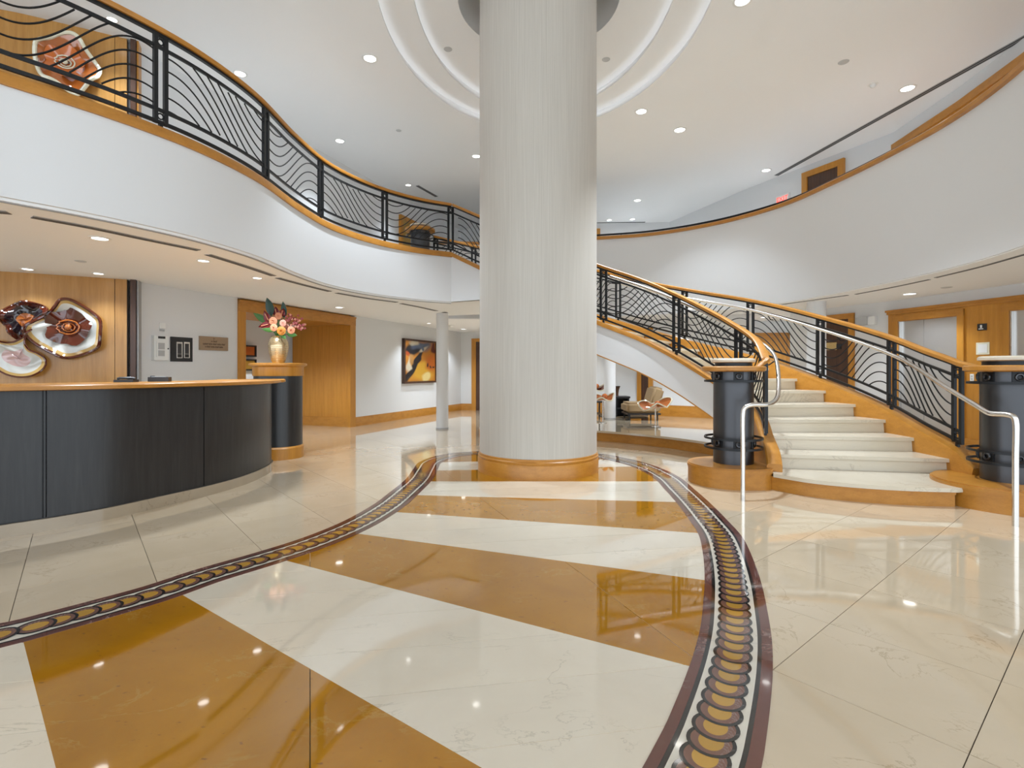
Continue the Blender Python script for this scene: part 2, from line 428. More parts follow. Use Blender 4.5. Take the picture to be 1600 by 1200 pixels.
# ================================================================ PLANS
leftb = [(-4.6,2.2),(-3.95,3.1),(-3.589,3.656),(-3.374,3.93),(-3.13,4.3),(-2.9,4.78),(-2.73,5.5),(-2.70,6.5),(-2.60,7.35),(-2.35,7.98),(-2.0,8.5),(-1.54,8.93),(-1.07,9.2)]
left_curve = Curve(spline(leftb, 10))
parap = [(-1.75,11.95),(-0.6,12.0),(0.7,11.85),(1.88,11.55),(3.0,11.2),(4.05,10.4),(4.777,9.27),(5.02,8.15),(5.15,6.99),(5.15,6.02),(4.95,5.04),(4.45,3.9),(3.6,2.6)]
right_curve = Curve(spline(parap, 10))
W0 = Vector((-5.05, 7.02, 0)); Wd = Vector((1.24, 3.25, 0)).normalized(); Wn = Vector((-Wd.y, Wd.x, 0))     # left wall; Wn points into the wall
def Wat(px):
    k = (px-800)/F; t = (k*W0.y-W0.x)/(Wd.x-k*Wd.y); return W0+Wd*t
# upper floor slab (its underside is the lower ceiling, its edge the white fascia)
void = [p for p in left_curve.p]+[p for p in right_curve.p]
poly = [Vector((-14, 2.2, 0))]+void+[Vector((14, 2.6, 0)), Vector((14, 24, 0)), Vector((-14, 24, 0))]
slabm = MB().prism([(p.x, p.y) for p in poly], Z_LOW, Z_2F)
o = struct(obj('ceiling_lower', slabm, M_ceil))
bm = bmesh.new(); bm.from_mesh(o.data); bmesh.ops.triangulate(bm, faces=[f for f in bm.faces if len(f.verts) > 4], ngon_method='EAR_CLIP'); bm.to_mesh(o.data); bm.free()
fu = struct(obj('floor_upper', MB().prism([(p.x, p.y) for p in poly], Z_2F, Z_2F+0.012), M_carpet))
bm = bmesh.new(); bm.from_mesh(fu.data); bmesh.ops.triangulate(bm, faces=[f for f in bm.faces if len(f.verts) > 4], ngon_method='EAR_CLIP'); bm.to_mesh(fu.data); bm.free()
# fascia skins standing proud of a small shadow gap
fas = struct(obj('wall_balcony', MB().sweep(left_curve.sub(0, left_curve.L, 0.1), RECT(-0.03, 0.02, Z_LOW+0.022, Z_2F-0.04)), M_wall))
struct(obj('trim_3', MB().sweep(left_curve.sub(0, left_curve.L, 0.1), RECT(0.015, 0.04, Z_LOW-0.008, Z_LOW+0.001)), M_vent))
trim = struct(obj('trim_1', MB().sweep(left_curve.sub(0, left_curve.L, 0.1), [(-0.05, Z_2F-0.05), (0.14, Z_2F-0.05), (0.14, Z_2F+0.045), (-0.03, Z_2F+0.045), (-0.05, Z_2F+0.02)]), M_woodh))
par = struct(obj('wall_parapet', MB().sweep(right_curve.sub(0, right_curve.L, 0.1), RECT(-0.02, 0.10, Z_LOW+0.012, 4.10)), M_wall))
cap = struct(obj('trim_2', MB().sweep(right_curve.sub(0, right_curve.L, 0.1), [(-0.075, 4.10), (0.14, 4.10), (0.14, 4.17), (-0.05, 4.17), (-0.075, 4.145)]), M_woodh))

# upper ceiling with stepped oval recess
def ell(cx, cy, a, b2, n=72): return [Vector((cx+a*math.cos(2*PI*i/n), cy+b2*math.sin(2*PI*i/n), 0)) for i in range(n)]
EA = ell(0.39, 6.45, 2.72, 3.4); EB = ell(0.38, 6.45, 2.03, 2.93); EC = ell(0.38, 6.45, 1.63, 2.62); ED = ell(0.33, 6.5, 1.0, 1.0)
def ringm(mb, A, ZA, B, ZB):
    n = len(A); mb.add([(p.x, p.y, ZA) for p in A]+[(p.x, p.y, ZB) for p in B], [(i, (i+1) % n, n+(i+1) % n, n+i) for i in range(n)], 0, True)
cm = MB(); outer = []
for p in EA:
    dv = Vector((p.x-0.39, (p.y-6.45), 0)); t = 1e9
    if abs(dv.x) > 1e-6: t = min(t, 13/abs(dv.x))
    if dv.y > 1e-6: t = min(t, 17/dv.y)
    if dv.y < -1e-6: t = min(t, 10.5/-dv.y)
    outer.append(Vector((0.39+dv.x*t, 6.45+dv.y*t, 0)))
ringm(cm, outer, Z_TOP, EA, Z_TOP); ringm(cm, EA, Z_TOP, EA, Z_TOP-0.045); ringm(cm, EA, Z_TOP-0.045, EB, Z_TOP-0.045)
ringm(cm, EB, Z_TOP-0.045, EB, Z_TOP+0.10); ringm(cm, EB, Z_TOP+0.10, EC, Z_TOP+0.10); ringm(cm, EC, Z_TOP+0.10, EC, Z_TOP+0.24)
ringm(cm, EC, Z_TOP+0.24, ED, Z_TOP+0.24); ringm(cm, ED, Z_TOP+0.24, ED, Z_TOP+0.85)
cm.add([(p.x, p.y, Z_TOP+0.85) for p in ED], [list(range(len(ED)))])
cl_ = struct(obj('ceiling', cm, M_ceil))
# cove lips with a hidden LED strip behind each
for E, zb in ((EB, Z_TOP-0.045), (EC, Z_TOP+0.10)):
    p_ = [Vector((p.x, p.y, 0)) for p in E]
    obj('cove_lip', MB().sweep(p_, [(0.0, zb), (0.07, zb), (0.07, zb+0.035), (0.06, zb+0.035), (0.06, zb+0.012), (0.0, zb+0.012)], closed=True), M_ceil, cl_)
    obj('cove_strip', MB().sweep(p_, RECT(0.035, 0.055, zb+0.0125, zb+0.018), closed=True), M_led, cl_)

# walls -----------------------------------------------------------
def wallseg(name, pts, z0, z1, mat=M_wall, th=0.15, side=1):
    return struct(obj(name, MB().sweep(pts, RECT(0, th*side, z0, z1)), mat))
w_open_a = Wat(371); w_open_b = Wat(554); w_far = Wat(720)
wallseg('wall_left', [W0, w_open_a], 0, Z_LOW)
wallseg('wall_left', [w_open_b, w_far], 0, Z_LOW)
wallseg('wall_left_upper', [W0-Wd*0.2, w_far], Z_2F, Z_TOP)
bk0 = w_far; bk1 = Vector((0.6, 15.6, 0))
wallseg('wall_back', [bk0, bk1], 0, Z_LOW)
# lounge wall and right walls
Lw = [Vector((0.6, 15.6, 0)), Vector((1.6, 13.1, 0)), Vector((2.35, 12.55, 0)), Vector((4.3, 11.3, 0)), Vector((5.0, 10.85, 0))]
wallseg('wall_lounge', Lw[1:], 0, Z_LOW); wallseg('wall_lounge', Lw[:2], 0, Z_LOW)
wallseg('wall_recess', [Vector((4.2, 12.75, 0)), Vector((7.6, 12.35, 0))], 0, Z_LOW)
A0 = Vector((6.47, 8.97, 0)); dA = Vector((0.252, -0.968, 0)); nA = Vector((-0.968, -0.252, 0))      # elevator wall, nA faces the lobby
dB = Vector((-0.426, 0.905, 0)).normalized(); nB = Vector((-dB.y, dB.x, 0))
wallseg('wall_right', [A0+dA*5.5, A0, A0+dB*1.86], 0, Z_LOW, side=-1)
U = [Vector((6.1, 3.6, 0)), Vector((6.42, 5.6, 0)), Vector((6.66, 6.74, 0)), Vector((6.84, 7.92, 0)), Vector((6.95, 9.5, 0)), Vector((6.26, 10.97, 0)), Vector((5.6, 12.45, 0)), Vector((4.6, 15.2, 0))]
wallseg('wall_right_upper', U, Z_2F, Z_TOP, side=-1)
wallseg('wall_back_upper', [w_far, Vector((0.3, 15.6, 0)), U[-1]], Z_2F, Z_TOP)

# baseboards
def baseboard(name, pts, z0=0.0, h=0.2, side=-1, hgt=None):
    hh = hgt or h
    return struct(obj(name, MB().sweep(pts, [(0, z0), (0.022*side, z0), (0.022*side, z0+hh*0.78), (0.012*side, z0+hh*0.86), (0.012*side, z0+hh), (0, z0+hh)]), M_woodh))
baseboard('baseboard_left', [w_open_b, w_far]); baseboard('baseboard_back', [bk0, bk0.lerp(bk1, 0.17)])
baseboard('baseboard_lounge', Lw[1:], 0.18, 0.25)
baseboard('baseboard_right', [A0+dB*1.86, A0+dB*1.32], 0, 0.15, side=1)

# ---- wood lined opening in the left wall
op = struct(bpy.data.objects.new('door_1', None)); C.objects.link(op); op.location = w_open_a
def wframe(mb, s, d_in, z, hx, hd, hz, mi=0):
    mb.obox(w_open_a+Wd*s+Wn*d_in+Vector((0, 0, z)), Wd, Wn, Vector((0, 0, 1)), hx, hd, hz, mi); return mb
OL = (w_open_b-w_open_a).length
obj('casing', wframe(MB(), 0.07, 0.0, 1.09, 0.07, 0.03, 1.09), M_wood, op)
obj('casing', wframe(MB(), OL-0.09, 0.0, 1.12, 0.09, 0.03, 1.12), M_wood, op)
obj('casing_head', wframe(wframe(MB(), OL/2, 0.0, 2.27, OL/2, 0.035, 0.09), OL/2, -0.03, 2.35, OL/2, 0.02, 0.015), M_woodh, op)
obj('head_lining', wframe(MB(), OL/2, 0.62, 2.30, OL/2-0.1, 0.6, 0.10), M_woodh, op)
jambm = MB(); wframe(jambm, OL-0.06, 0.80, 1.1, 0.06, 0.8, 1.1)
obj('jamb_panel', jambm, M_wood, op)
obj('jamb_base', wframe(MB(), OL-0.13, 0.81, 0.1, 0.02, 0.83, 0.1), M_woodh, op)
q0 = w_open_a+Wn*1.72
wallseg('wall_passage', [q0-Wd*2.5, q0+Wd*(OL+0.9)], 0, Z_LOW)

# ---- honey panel wall behind the desk, both floors
pan = [Vector((-9.0, 5.9, 0)), Vector((-7.4, 6.0, 0)), Vector((-6.15, 6.27, 0)), Vector((-5.55, 6.56, 0)), Vector((-5.04, 6.83, 0))]
pc = Curve(spline([tuple(p) for p in pan], 10))
for z0, z1, nm in ((0, Z_LOW, 'wall_reception'), (Z_2F, Z_TOP, 'wall_reception_upper')):
    wp = struct(obj(nm, MB().sweep(pc.sub(0, pc.L, 0.1), RECT(0.03, 0.2, z0, z1)), M_woodd))
    d = pc.L; seams = [0.13, 1.22, 1.22, 1.22]
    for sw in seams:
        d2 = max(0, d-sw)
        obj('panel', MB().sweep(pc.sub(d2+0.003, d-0.003, 0.08), RECT(-0.0, 0.029, z0, z1)), M_panel, wp)
        d = d2
    e = pc.at(pc.L)
    obj('edge_strip', MB().obox(e+Vector((0.035, 0.09, (z0+z1)/2)), Vector((0.9, 0.43, 0)).normalized(), Vector((-0.43, 0.9, 0)).normalized(), Vector((0,0,1)), 0.03, 0.10, (z1-z0)/2), M_woodd, wp)
    obj('corner_strip', MB().obox(e+Vector((0.072, 0.12, (z0+z1)/2)), Vector((0.9, 0.43, 0)).normalized(), Vector((-0.43, 0.9, 0)).normalized(), Vector((0,0,1)), 0.010, 0.09, (z1-z0)/2), M_vent if z0 == 0 else M_woodh, wp)

# ================================================================ CENTRAL COLUMN
CC = Vector((0.32, 6.447, 0))
col = thing('central_column', 'massive round column in beige strand wallcovering with a honey wood base', 'column', CC)
obj('shaft', MB().lathe(CC, [(0.718, 0.21), (0.718, Z_TOP+0.84)], 96), M_column, col)
obj('base', MB().lathe(CC, [(0.715, 0.0), (0.74, 0.0), (0.74, 0.155), (0.732, 0.165), (0.738, 0.175), (0.738, 0.19), (0.728, 0.20), (0.728, 0.222), (0.715, 0.226)], 96), M_woodh, col)
# slim white columns
def slim(x, y, r, z0, label, loc_base=True):
    t = thing('slim_column', label, 'column', (x, y, z0), 'slim white columns')
    obj('shaft', MB().lathe((x, y, 0), [(r, z0+0.03), (r, Z_LOW)], 32), M_wall, t)
    obj('foot_ring', MB().lathe((x, y, 0), [(r, z0), (r+0.006, z0), (r+0.006, z0+0.03), (r, z0+0.032)], 32), M_grey, t)
slim(-1.45, 10.85, 0.125, 0, 'slim white column between the abstract painting and the big beige column')
slim(2.09, 11.15, 0.125, 0.18, 'slim white column beside the lounge furniture under the stairs')
slim(5.28, 9.05, 0.15, 0, 'slim white column behind the right stair railing')

# ================================================================ STAIRCASE
NK = 21
def zk(k): return 0.17+0.154*(k-1)
inn = [(1,2.66,5.30),(2,2.74,5.52),(2.75,2.81,5.78),(4.3,2.90,6.20),(5.74,2.80,6.60),(7.4,2.57,7.0),(9.05,2.28,7.38),(10.6,1.91,7.68),(12.5,1.29,8.0),(15,0.58,8.34),(18,-0.25,8.78),(21,-1.07,9.2)]
out_ = [(1,4.46,4.98),(2,4.44,5.2),(3,4.43,5.65),(4,4.44,6.1),(5,4.38,6.55),(6,4.27,7.0),(7.4,4.03,7.58),(8.7,3.70,8.1),(10,3.14,8.6),(12,2.45,9.45),(14,1.72,10.03),(16,0.85,10.55),(18.5,-0.5,11.15),(21,-1.75,11.55)]
def kinterp(tab):
    pts = spline([(a[1], a[2], a[0]) for a in tab], 14)      # z carries k
    def f(k):
        for a, b2 in zip(pts, pts[1:]):
            if a.z <= k <= b2.z: u = (k-a.z)/max(b2.z-a.z, 1e-9); return Vector((a.x+(b2.x-a.x)*u, a.y+(b2.y-a.y)*u, 0))
        return Vector((pts[0].x, pts[0].y, 0)) if k < pts[0].z else Vector((pts[-1].x, pts[-1].y, 0))
    return f
fin, fout = kinterp(inn), kinterp(out_)
def stair_path(f, k0, k1, dz=0.0, n=90): return [f(k0+(k1-k0)*i/n)+Vector((0, 0, zk(k0+(k1-k0)*i/n)+dz)) for i in range(n+1)]
st = thing('staircase', 'sweeping curved staircase with marble treads rising left behind the beige column', 'staircase', (3.4, 5.0, 0))
front1 = [p for p in spline([(2.63,5.25),(2.85,4.95),(3.2,4.74),(3.55,4.63),(3.92,4.58)], 8)]
for k in range(1, NK):
    zt = zk(k); a, b2 = fin(k), fout(k); c, d = fin(k+1), fout(k+1)
    bk = (c-a)*0.16; bd = (d-b2)*0.12
    if k == 1: poly = [(p.x, p.y) for p in front1]+[(4.45, 4.72), (d.x+bd.x, d.y+bd.y), (c.x+bk.x, c.y+bk.y)]
    else: poly = [(a.x, a.y), (b2.x, b2.y), (d.x+bd.x, d.y+bd.y), (c.x+bk.x, c.y+bk.y)]
    obj('tread', MB().prism(poly, zt-0.036, zt), M_tread, st)
    if k == 1:
        rp_ = [p+Vector((0.0, 0.035, 0)) for p in front1]
        obj('riser', MB().sweep(rp_, RECT(0, 0.05, 0, zt-0.032)), M_woodh, st)
        obj('riser_moulding', MB().sweep([p+Vector((0, 0.022, 0)) for p in front1], RECT(0, 0.03, zt-0.062, zt-0.032)), M_woodh, st)
    else:
        ra = a+(c-a)*0.13; rb = b2+(d-b2)*0.085; rc = a+(c-a)*0.18; rd = b2+(d-b2)*0.13
        obj('riser', MB().prism([(ra.x, ra.y), (rb.x, rb.y), (rd.x, rd.y), (rc.x, rc.y)], zk(k-1)-0.001, zt-0.036), M_tread, st)
a, b2 = fin(NK), fout(NK)
obj('riser', MB().prism([(a.x+0.05, a.y), (b2.x+0.05, b2.y), (b2.x, b2.y), (a.x, a.y)], zk(NK-1), zk(NK)-0.001), M_tread, st)
# stringers, curbs
ip = stair_path(fin, 1.2, NK); op_ = stair_path(fout, 1.0, NK)
def deep_sweep(path, a0, a1, top, drop, floor_z):
    """upright band whose lower edge follows the flight but never rises above floor_z"""
    n = len(path); vs = []; fs = []
    for i, p in enumerate(path):
        t = path[min(i+1, n-1)]-path[max(i-1, 0)]; t.z = 0; t.normalize(); lat = Vector((-t.y, t.x, 0)); zb = max(0.0, min(p.z-drop, floor_z))
        for a, z in ((a0, zb), (a1, zb), (a1, p.z+top), (a0, p.z+top)): vs.append((p.x+lat.x*a, p.y+lat.y*a, z))
    for i in range(n-1):
        for a in range(4): b2 = (a+1) % 4; fs.append((i*4+a, i*4+b2, i*4+4+b2, i*4+4+a))
    fs += [(0, 1, 2, 3), tuple(range(4*n-4, 4*n))]
    return MB().add(vs, fs)
obj('stringer', deep_sweep(stair_path(fin, 3.0, NK), -0.06, 0.03, 0.0, 0.47, Z_LOW+0.02), M_wall, st)
obj('skirt', deep_sweep(stair_path(fin, 1.25, 4.4), -0.07, 0.05, 0.0, 2.0, Z_LOW), M_woodh, st)
obj('stringer', MB().sweep(stair_path(fout, 4.2, NK), RECT(-0.13, -0.04, -0.43, 0.03)), M_wall, st)
obj('soffit_trim', MB().sweep(stair_path(fin, 4.5, 17.9), RECT(-0.05, 0.036, -0.487, -0.47)), M_woodh, st)
obj('curb', MB().sweep(ip, [(-0.085, -0.20), (-0.03, -0.20), (-0.03, -0.02), (0.06, -0.02), (0.06, 0.03), (0.045, 0.05), (-0.065, 0.05), (-0.085, 0.035)]), M_woodh, st)
obj('curb', MB().sweep(op_, [(-0.15, 0.03), (0.0, 0.03), (0.0, -0.34), (0.045, -0.34), (0.075, 0.06), (0.06, 0.10), (-0.12, 0.10), (-0.15, 0.08)]), M_woodh, st)
sof = MB(); N = 60
vs = []
for i in range(N+1):
    k = 4.2+(NK-4.2)*i/N
    for f in (fin, fout): p = f(k); vs.append((p.x, p.y, min(zk(k)-0.42, Z_LOW+0.02)))
sof.add(vs, [(2*i, 2*i+1, 2*i+3, 2*i+2) for i in range(N)], 0, True)
obj('soffit', sof, M_ceil, st)
# wood plinths under the newels
PL = Vector((2.41, 5.68, 0)); PR = Vector((4.52, 4.74, 0))
def plinth(c, rx, ry, ex, hgt=0.21):
    pts = []
    for i in range(48):
        an = 2*PI*i/48; ca = math.cos(an); sa = math.sin(an)
        if ca > 0 and ex: pts.append(Vector((c.x+(rx+ex)*ca**0.35, c.y+math.copysign(abs(sa)**0.7, sa)*ry, 0)))
        else: pts.append(Vector((c.x+ca*rx, c.y+sa*ry, 0)))
    mb = MB().prism([(p.x, p.y) for p in pts], 0, hgt-0.05)
    mb.prism([(c.x+(p.x-c.x)*1.015, c.y+(p.y-c.y)*1.02) for p in pts], hgt-0.05, hgt-0.012)
    mb.prism([(c.x+(p.x-c.x)*0.99, c.y+(p.y-c.y)*0.99) for p in pts], hgt-0.012, hgt)
    return mb
obj('plinth', plinth(PL-Vector((0.05, 0.02, 0)), 0.43, 0.42, -0.09), M_woodh, st)
obj('plinth', plinth(PR, 0.57, 0.54, 0), M_woodh, st)

# newels
def ringbar(mb, c, r, z, hh=0.011, th=0.012, n=40, a0=0, a1=2*PI, mi=0):
    return mb.lathe((c.x, c.y, 0), [(r-th, z-hh), (r, z-hh), (r, z+hh), (r-th, z+hh), (r-th, z-hh)], n, mi, True, a0, a1)
def newel(c, z0, label, facing):
    t = thing('newel_post', label, 'newel post', (c.x, c.y, z0), 'round metal newels of the stair')
    zt = z0+0.985
    obj('drum', MB().lathe((c.x, c.y, 0), [(0, z0), (0.205, z0), (0.205, zt), (0, zt)], 48), M_steelblk, t)
    obj('neck', MB().lathe((c.x, c.y, 0), [(0.19, zt+0.05), (0.19, zt+0.10)], 40), M_metal, t)
    obj('wood_cap', MB().lathe((c.x, c.y, 0), [(0, zt), (0.30, zt), (0.325, zt+0.012), (0.325, zt+0.048), (0.31, zt+0.058), (0, zt+0.058)], 56), M_woodh, t)
    obj('marble_cap', MB().lathe((c.x, c.y, 0), [(0, zt+0.095), (0.20, zt+0.095), (0.222, zt+0.105), (0.222, zt+0.128), (0.205, zt+0.142), (0, zt+0.142)], 48), M_tread, t)
    for z in (zt-0.10, z0+0.27, z0+0.17): obj('bracket_ring', ringbar(MB(), c, 0.30, z), M_metal, t)
    for zc in (zt-0.048, z0+0.22):
        for q in range(6):
            an = facing+q*PI/3; dv = Vector((math.cos(an), math.sin(an), 0)); sd = Vector((-dv.y, dv.x, 0))
            pl = MB().obox(c+dv*0.213+Vector((0, 0, zc)), dv, sd, Vector((0,0,1)), 0.012, 0.008, 0.042)
            p = obj('bracket_plate', MB().obox(c+dv*0.207+Vector((0, 0, zc)), dv, sd, Vector((0,0,1)), 0.006, 0.05, 0.045), M_metal, t)
            ctr = c+dv*0.222+Vector((0, 0, zc))
            obj('boss_ring', MB().tube([ctr+sd*(math.cos(2*PI*i/20)*0.026)+Vector((0,0,math.sin(2*PI*i/20)*0.026)) for i in range(20)], 0.009, 6, closed=True), M_steelblk, p)
    return t
newel(PL, 0.21, 'black drum newel with marble cap at the foot of the left stair rail', -PI/2-0.15)
newel(PR, 0.21, 'black drum newel with marble cap at the right edge, beside the bottom stair', -PI/2-0.45)
newel(Vector((-2.0, 11.35, 0)), Z_2F, 'small distant drum newel at the stair head on the upper floor', -PI/2)

# ================================================================ RAILINGS
def railing(name, label, base, posts, H, first_up, cat='railing', hand=None, skip=()):
    """base: Curve of the curb line (3D). posts: arc lengths."""
    t = thing(name, label, cat, tuple(base.at(0)))
    full = base.sub(0, base.L, 0.07); up = lambda z: [p+Vector((0, 0, z)) for p in full]
    hp = hand if hand else up(H)
    obj('handrail', MB().sweep(hp, [(-0.035, -0.05), (0.035, -0.05), (0.042, -0.03), (0.042, -0.012), (0.025, 0.0), (-0.025, 0.0), (-0.042, -0.012), (-0.042, -0.03)]), M_woodh, t)
    obj('handrail_plate', MB().sweep(up(H-0.051), RECT(-0.016, 0.016, -0.022, 0)), M_metal, t)
    obj('upper_bar', MB().sweep(up(H-0.17), RECT(-0.010, 0.010, -0.014, 0.014)), M_metal, t)
    obj('lower_bar', MB().sweep(up(0.16), RECT(-0.010, 0.010, -0.014, 0.014)), M_metal, t)
    obj('bottom_bar', MB().sweep(up(0.055), RECT(-0.012, 0.012, -0.014, 0.014)), M_metal, t)
    for d in posts:
        if d in skip: continue
        p = base.at(d); tn = base.tan(d); slope = tn.z/max(1e-6, math.hypot(tn.x, tn.y)); h2 = Vector((tn.x, tn.y, 0)).normalized(); lt = Vector((-h2.y, h2.x, 0)); Zv = Vector((0, 0, 1))
        mb = MB()
        for s in (-1, 1):
            q = p+h2*(0.042*s)+Vector((0, 0, slope*0.042*s)); mb.obox(q+Zv*((0.04+H-0.06)/2), h2, lt, Zv, 0.016, 0.016, (H-0.06-0.04)/2)
        for z in (0.055, 0.16, H-0.17, H-0.075): mb.obox(p+Zv*z, h2, lt, Zv, 0.055, 0.012, 0.012)
        mb.obox(p+Zv*0.02, h2, lt, Zv, 0.014, 0.014, 0.03)
        po = obj('post', mb, M_metal, t)
        for z in (0.107, H-0.122):
            c = p+Zv*z
            obj('ring', MB().tube([c+h2*(math.cos(2*PI*i/16)*0.024)+Zv*(math.sin(2*PI*i/16)*0.024) for i in range(16)], 0.007, 5, closed=True), M_metal, po)
    ends = sorted(posts); upw = first_up
    for a, b2 in zip(ends, ends[1:]):
        a2, b3 = a+0.06, b2-0.06; Lp = b3-a2
        if Lp < 0.15: upw = not upw; continue
        amp = (0.60 if upw else 0.80)*min(1.0, Lp/0.75); b0 = base.at(a2).z
        zlo = min(base.at(a2).z, base.at(b3).z)-1.2; z = zlo
        while z < max(base.at(a2).z, base.at(b3).z)+H+1.2:
            run = []; runs = []
            for i in range(37):
                u = i/36; p = base.at(a2+Lp*u); g = amp*(1-math.cos(PI*u))/2*(1 if upw else -1)
                if upw: g += -0.05*math.sin(2*PI*u)*min(1, Lp)
                zz = z+g+0.5*(p.z-b0)
                if p.z+0.16 <= zz <= p.z+H-0.17: run.append(Vector((p.x, p.y, zz)))
                else:
                    if len(run) > 3: runs.append(run)
                    run = []
            if len(run) > 3: runs.append(run)
            for r_ in runs: obj('wave_bar', MB().tube(r_, 0.0075, 5), M_metal, t)
            z += 0.115
        upw = not upw
    return t
RH = 0.87
lc3 = Curve([Vector((p.x, p.y, Z_2F+0.045)) for p in off(left_curve.p, 0.02)])
posts = [lc3.ray(x, 1.0) for x in (250, 415, 501, 601, 708)]
p0 = posts[0]; posts = [max(0.05, p0-1.15), p0]+posts[1:]
railing('balcony_railing', 'black wave-pattern balcony railing with wood handrail on the upper left', lc3, posts, RH, True)
ic = Curve([p+Vector((0, 0, 0.05)) for p in off(stair_path(fin, 2.7, NK-0.15, 0, 140), -0.0)])
ic = Curve(list(reversed(ic.p)))
posts = [0.05]+[ic.ray(x) for x in (790, 867, 943, 1057, 1154)]+[ic.L-0.03]
railing('stair_railing', 'near stair railing curling down to the left newel', ic, posts, RH, False, skip=(0.05,))
oc = Curve(list(reversed([p+Vector((0, 0, 0.10)) for p in off(stair_path(fout, 2.05, NK, 0, 140), -0.045)])))
posts = [0.05]+[oc.ray(x) for x in (740, 800, 860, 914, 966, 1070, 1173, 1282, 1393)]+[oc.L-0.03]
railing('stair_railing', 'far stair railing descending in front of the elevators to the right newel', oc, posts, RH, True)
def joinrail(a, b2, label_parent, n=8): pass
# short level handrail returns onto the newel caps
for cv, c, lab in ((ic, PL, 'short wood rail return onto the left newel'), (oc, PR, 'short wood rail return onto the right newel')):
    e = cv.at(cv.L)+Vector((0, 0, RH)); e0 = cv.at(cv.L-0.12)+Vector((0, 0, RH)); q = c+(Vector((e.x, e.y, 0))-c).normalized()*0.28+Vector((0, 0, 1.253))
    mid = e.lerp(q, 0.5); mid.z = (e.z+q.z)/2-0.0
    pth = spline([tuple(e0), tuple(e), tuple(mid), tuple(q)], 6)[6:]
    o = obj('rail_return', MB().sweep(pth, [(-0.035, -0.05), (0.035, -0.05), (0.042, -0.03), (0.042, -0.012), (0.025, 0.0), (-0.025, 0.0), (-0.042, -0.012), (-0.042, -0.03)]), M_woodh, loc=tuple(q)); tag(o, lab, 'handrail')

# stainless grab rails
def steel(name, label, pts, brackets, pr=0.021):
    pp = spline(pts, 8); t = thing(name, label, 'grab rail', (pts[-1][0], pts[-1][1], 0)); obj('tube', MB().tube(pp, pr, 12), M_chrome, t)
    for a, b2 in brackets: obj('bracket', MB().tube([a, (Vector(a)+Vector(b2))/2+Vector((0,0,-0.03)), b2], 0.008, 6), M_metal, t)
def rail_off(f, k, lat, z):
    a, b2 = f(k-0.2), f(k+0.2); tn = (b2-a).normalized(); ln = Vector((-tn.y, tn.x, 0)); p = f(k)+ln*lat; return Vector((p.x, p.y, zk(k)+z))
pts = [rail_off(fout, k, 0.10, 0.80) for k in (13, 12, 11, 10, 9, 8, 7, 6, 5, 4, 3.2)]
e = Vector((4.12, 4.58, 0.92))
pts2 = [tuple(p) for p in pts]+[(4.08, 4.90, 1.045), (3.92, 4.40, 0.908), (3.87, 4.25, 0.866), (3.862, 4.20, 0.858), (3.885, 4.09, 0.858), (3.895, 4.05, 0.845), (3.90, 4.04, 0.81), (3.90, 4.04, 0.5), (3.90, 4.04, 0.0)]
steel('grab_rail', 'brushed steel grab rail along the right side of the stair, ending in a floor leg', pts2, [(rail_off(fout, k, 0.10, 0.785), rail_off(fout, k, -0.03, 0.72)) for k in (3.4, 5.6, 8)])
pts = [rail_off(fin, k, -0.14, 0.80) for k in (12, 10.5, 9, 7.5, 6, 5, 4.2, 3.4)]
pts2 = [tuple(p) for p in pts]+[(2.70, 5.30, 0.95), (2.55, 5.12, 0.885), (2.46, 5.06, 0.875), (2.29, 5.02, 0.872), (2.235, 5.015, 0.845), (2.222, 5.015, 0.79), (2.22, 5.015, 0.4), (2.22, 5.015, 0.0)]
steel('grab_rail', 'brushed steel grab rail curving in front of the left newel down to the floor', pts2, [(rail_off(fin, k, -0.14, 0.785), rail_off(fin, k, 0.0, 0.74)) for k in (3.4, 5.5, 8)])

# ================================================================ LOUNGE PLATFORM under the stair
edge = spline([(-0.6,9.55),(0.5,9.5),(1.45,9.01),(2.17,8.43),(2.6,7.9),(2.86,7.41),(2.9,6.9)], 10)
plat = struct(bpy.data.objects.new('floor_platform', None)); C.objects.link(plat); plat.location = (2, 9, 0)
obj('platform_base', MB().prism([(p.x, p.y) for p in edge]+[(5.2, 7.6), (5.0, 10.8), (4.3, 11.35), (2.35, 12.6), (1.6, 13.15), (0.6, 15.6), (-0.6, 15.6)], 0.001, 0.145), M_woodh, plat)
obj('platform_top', MB().prism([(p.x, p.y) for p in off(edge, -0.03)]+[(5.2, 7.6), (5.0, 10.8), (4.3, 11.35), (2.35, 12.6), (1.6, 13.15), (0.6, 15.6), (-0.6, 15.6)], 0.145, 0.18), M_cream, plat)

# ================================================================ RECEPTION DESK
dk = [(-4.45,2.5),(-3.95,3.25),(-3.66,3.73),(-3.47,3.92),(-3.27,4.2),(-3.08,4.65),(-2.92,5.05),(-2.83,5.45),(-2.83,5.95),(-2.93,6.4),(-3.10,6.68)]
dc = Curve(spline(dk, 10))
desk = thing('reception_desk', 'long bowed black reception desk with a honey wood counter top', 'reception desk', (-3.6, 5.0, 0))
dd = dc.sub(0, dc.L, 0.08)
obj('plinth', MB().sweep(dd, RECT(0.0, 0.5, 0, 0.095)), M_stonebase, desk)
obj('plinth_shadow_gap', MB().sweep(off(dd, 0.03), RECT(0.0, 0.4, 0.095, 0.103)), M_slot, desk)
cuts = [0.02, dc.ray(66, 0.5), dc.ray(73, 0.5), dc.ray(321, 0.5, dc.L-0.6), dc.ray(427, 0.5, dc.L-0.15), dc.L-0.01]
for a, b2 in zip(cuts, cuts[1:]):
    obj('front_panel', MB().sweep(dc.sub(a+0.005, b2-0.005, 0.06), RECT(0.018, 0.05, 0.103, 1.055)), M_desk, desk)
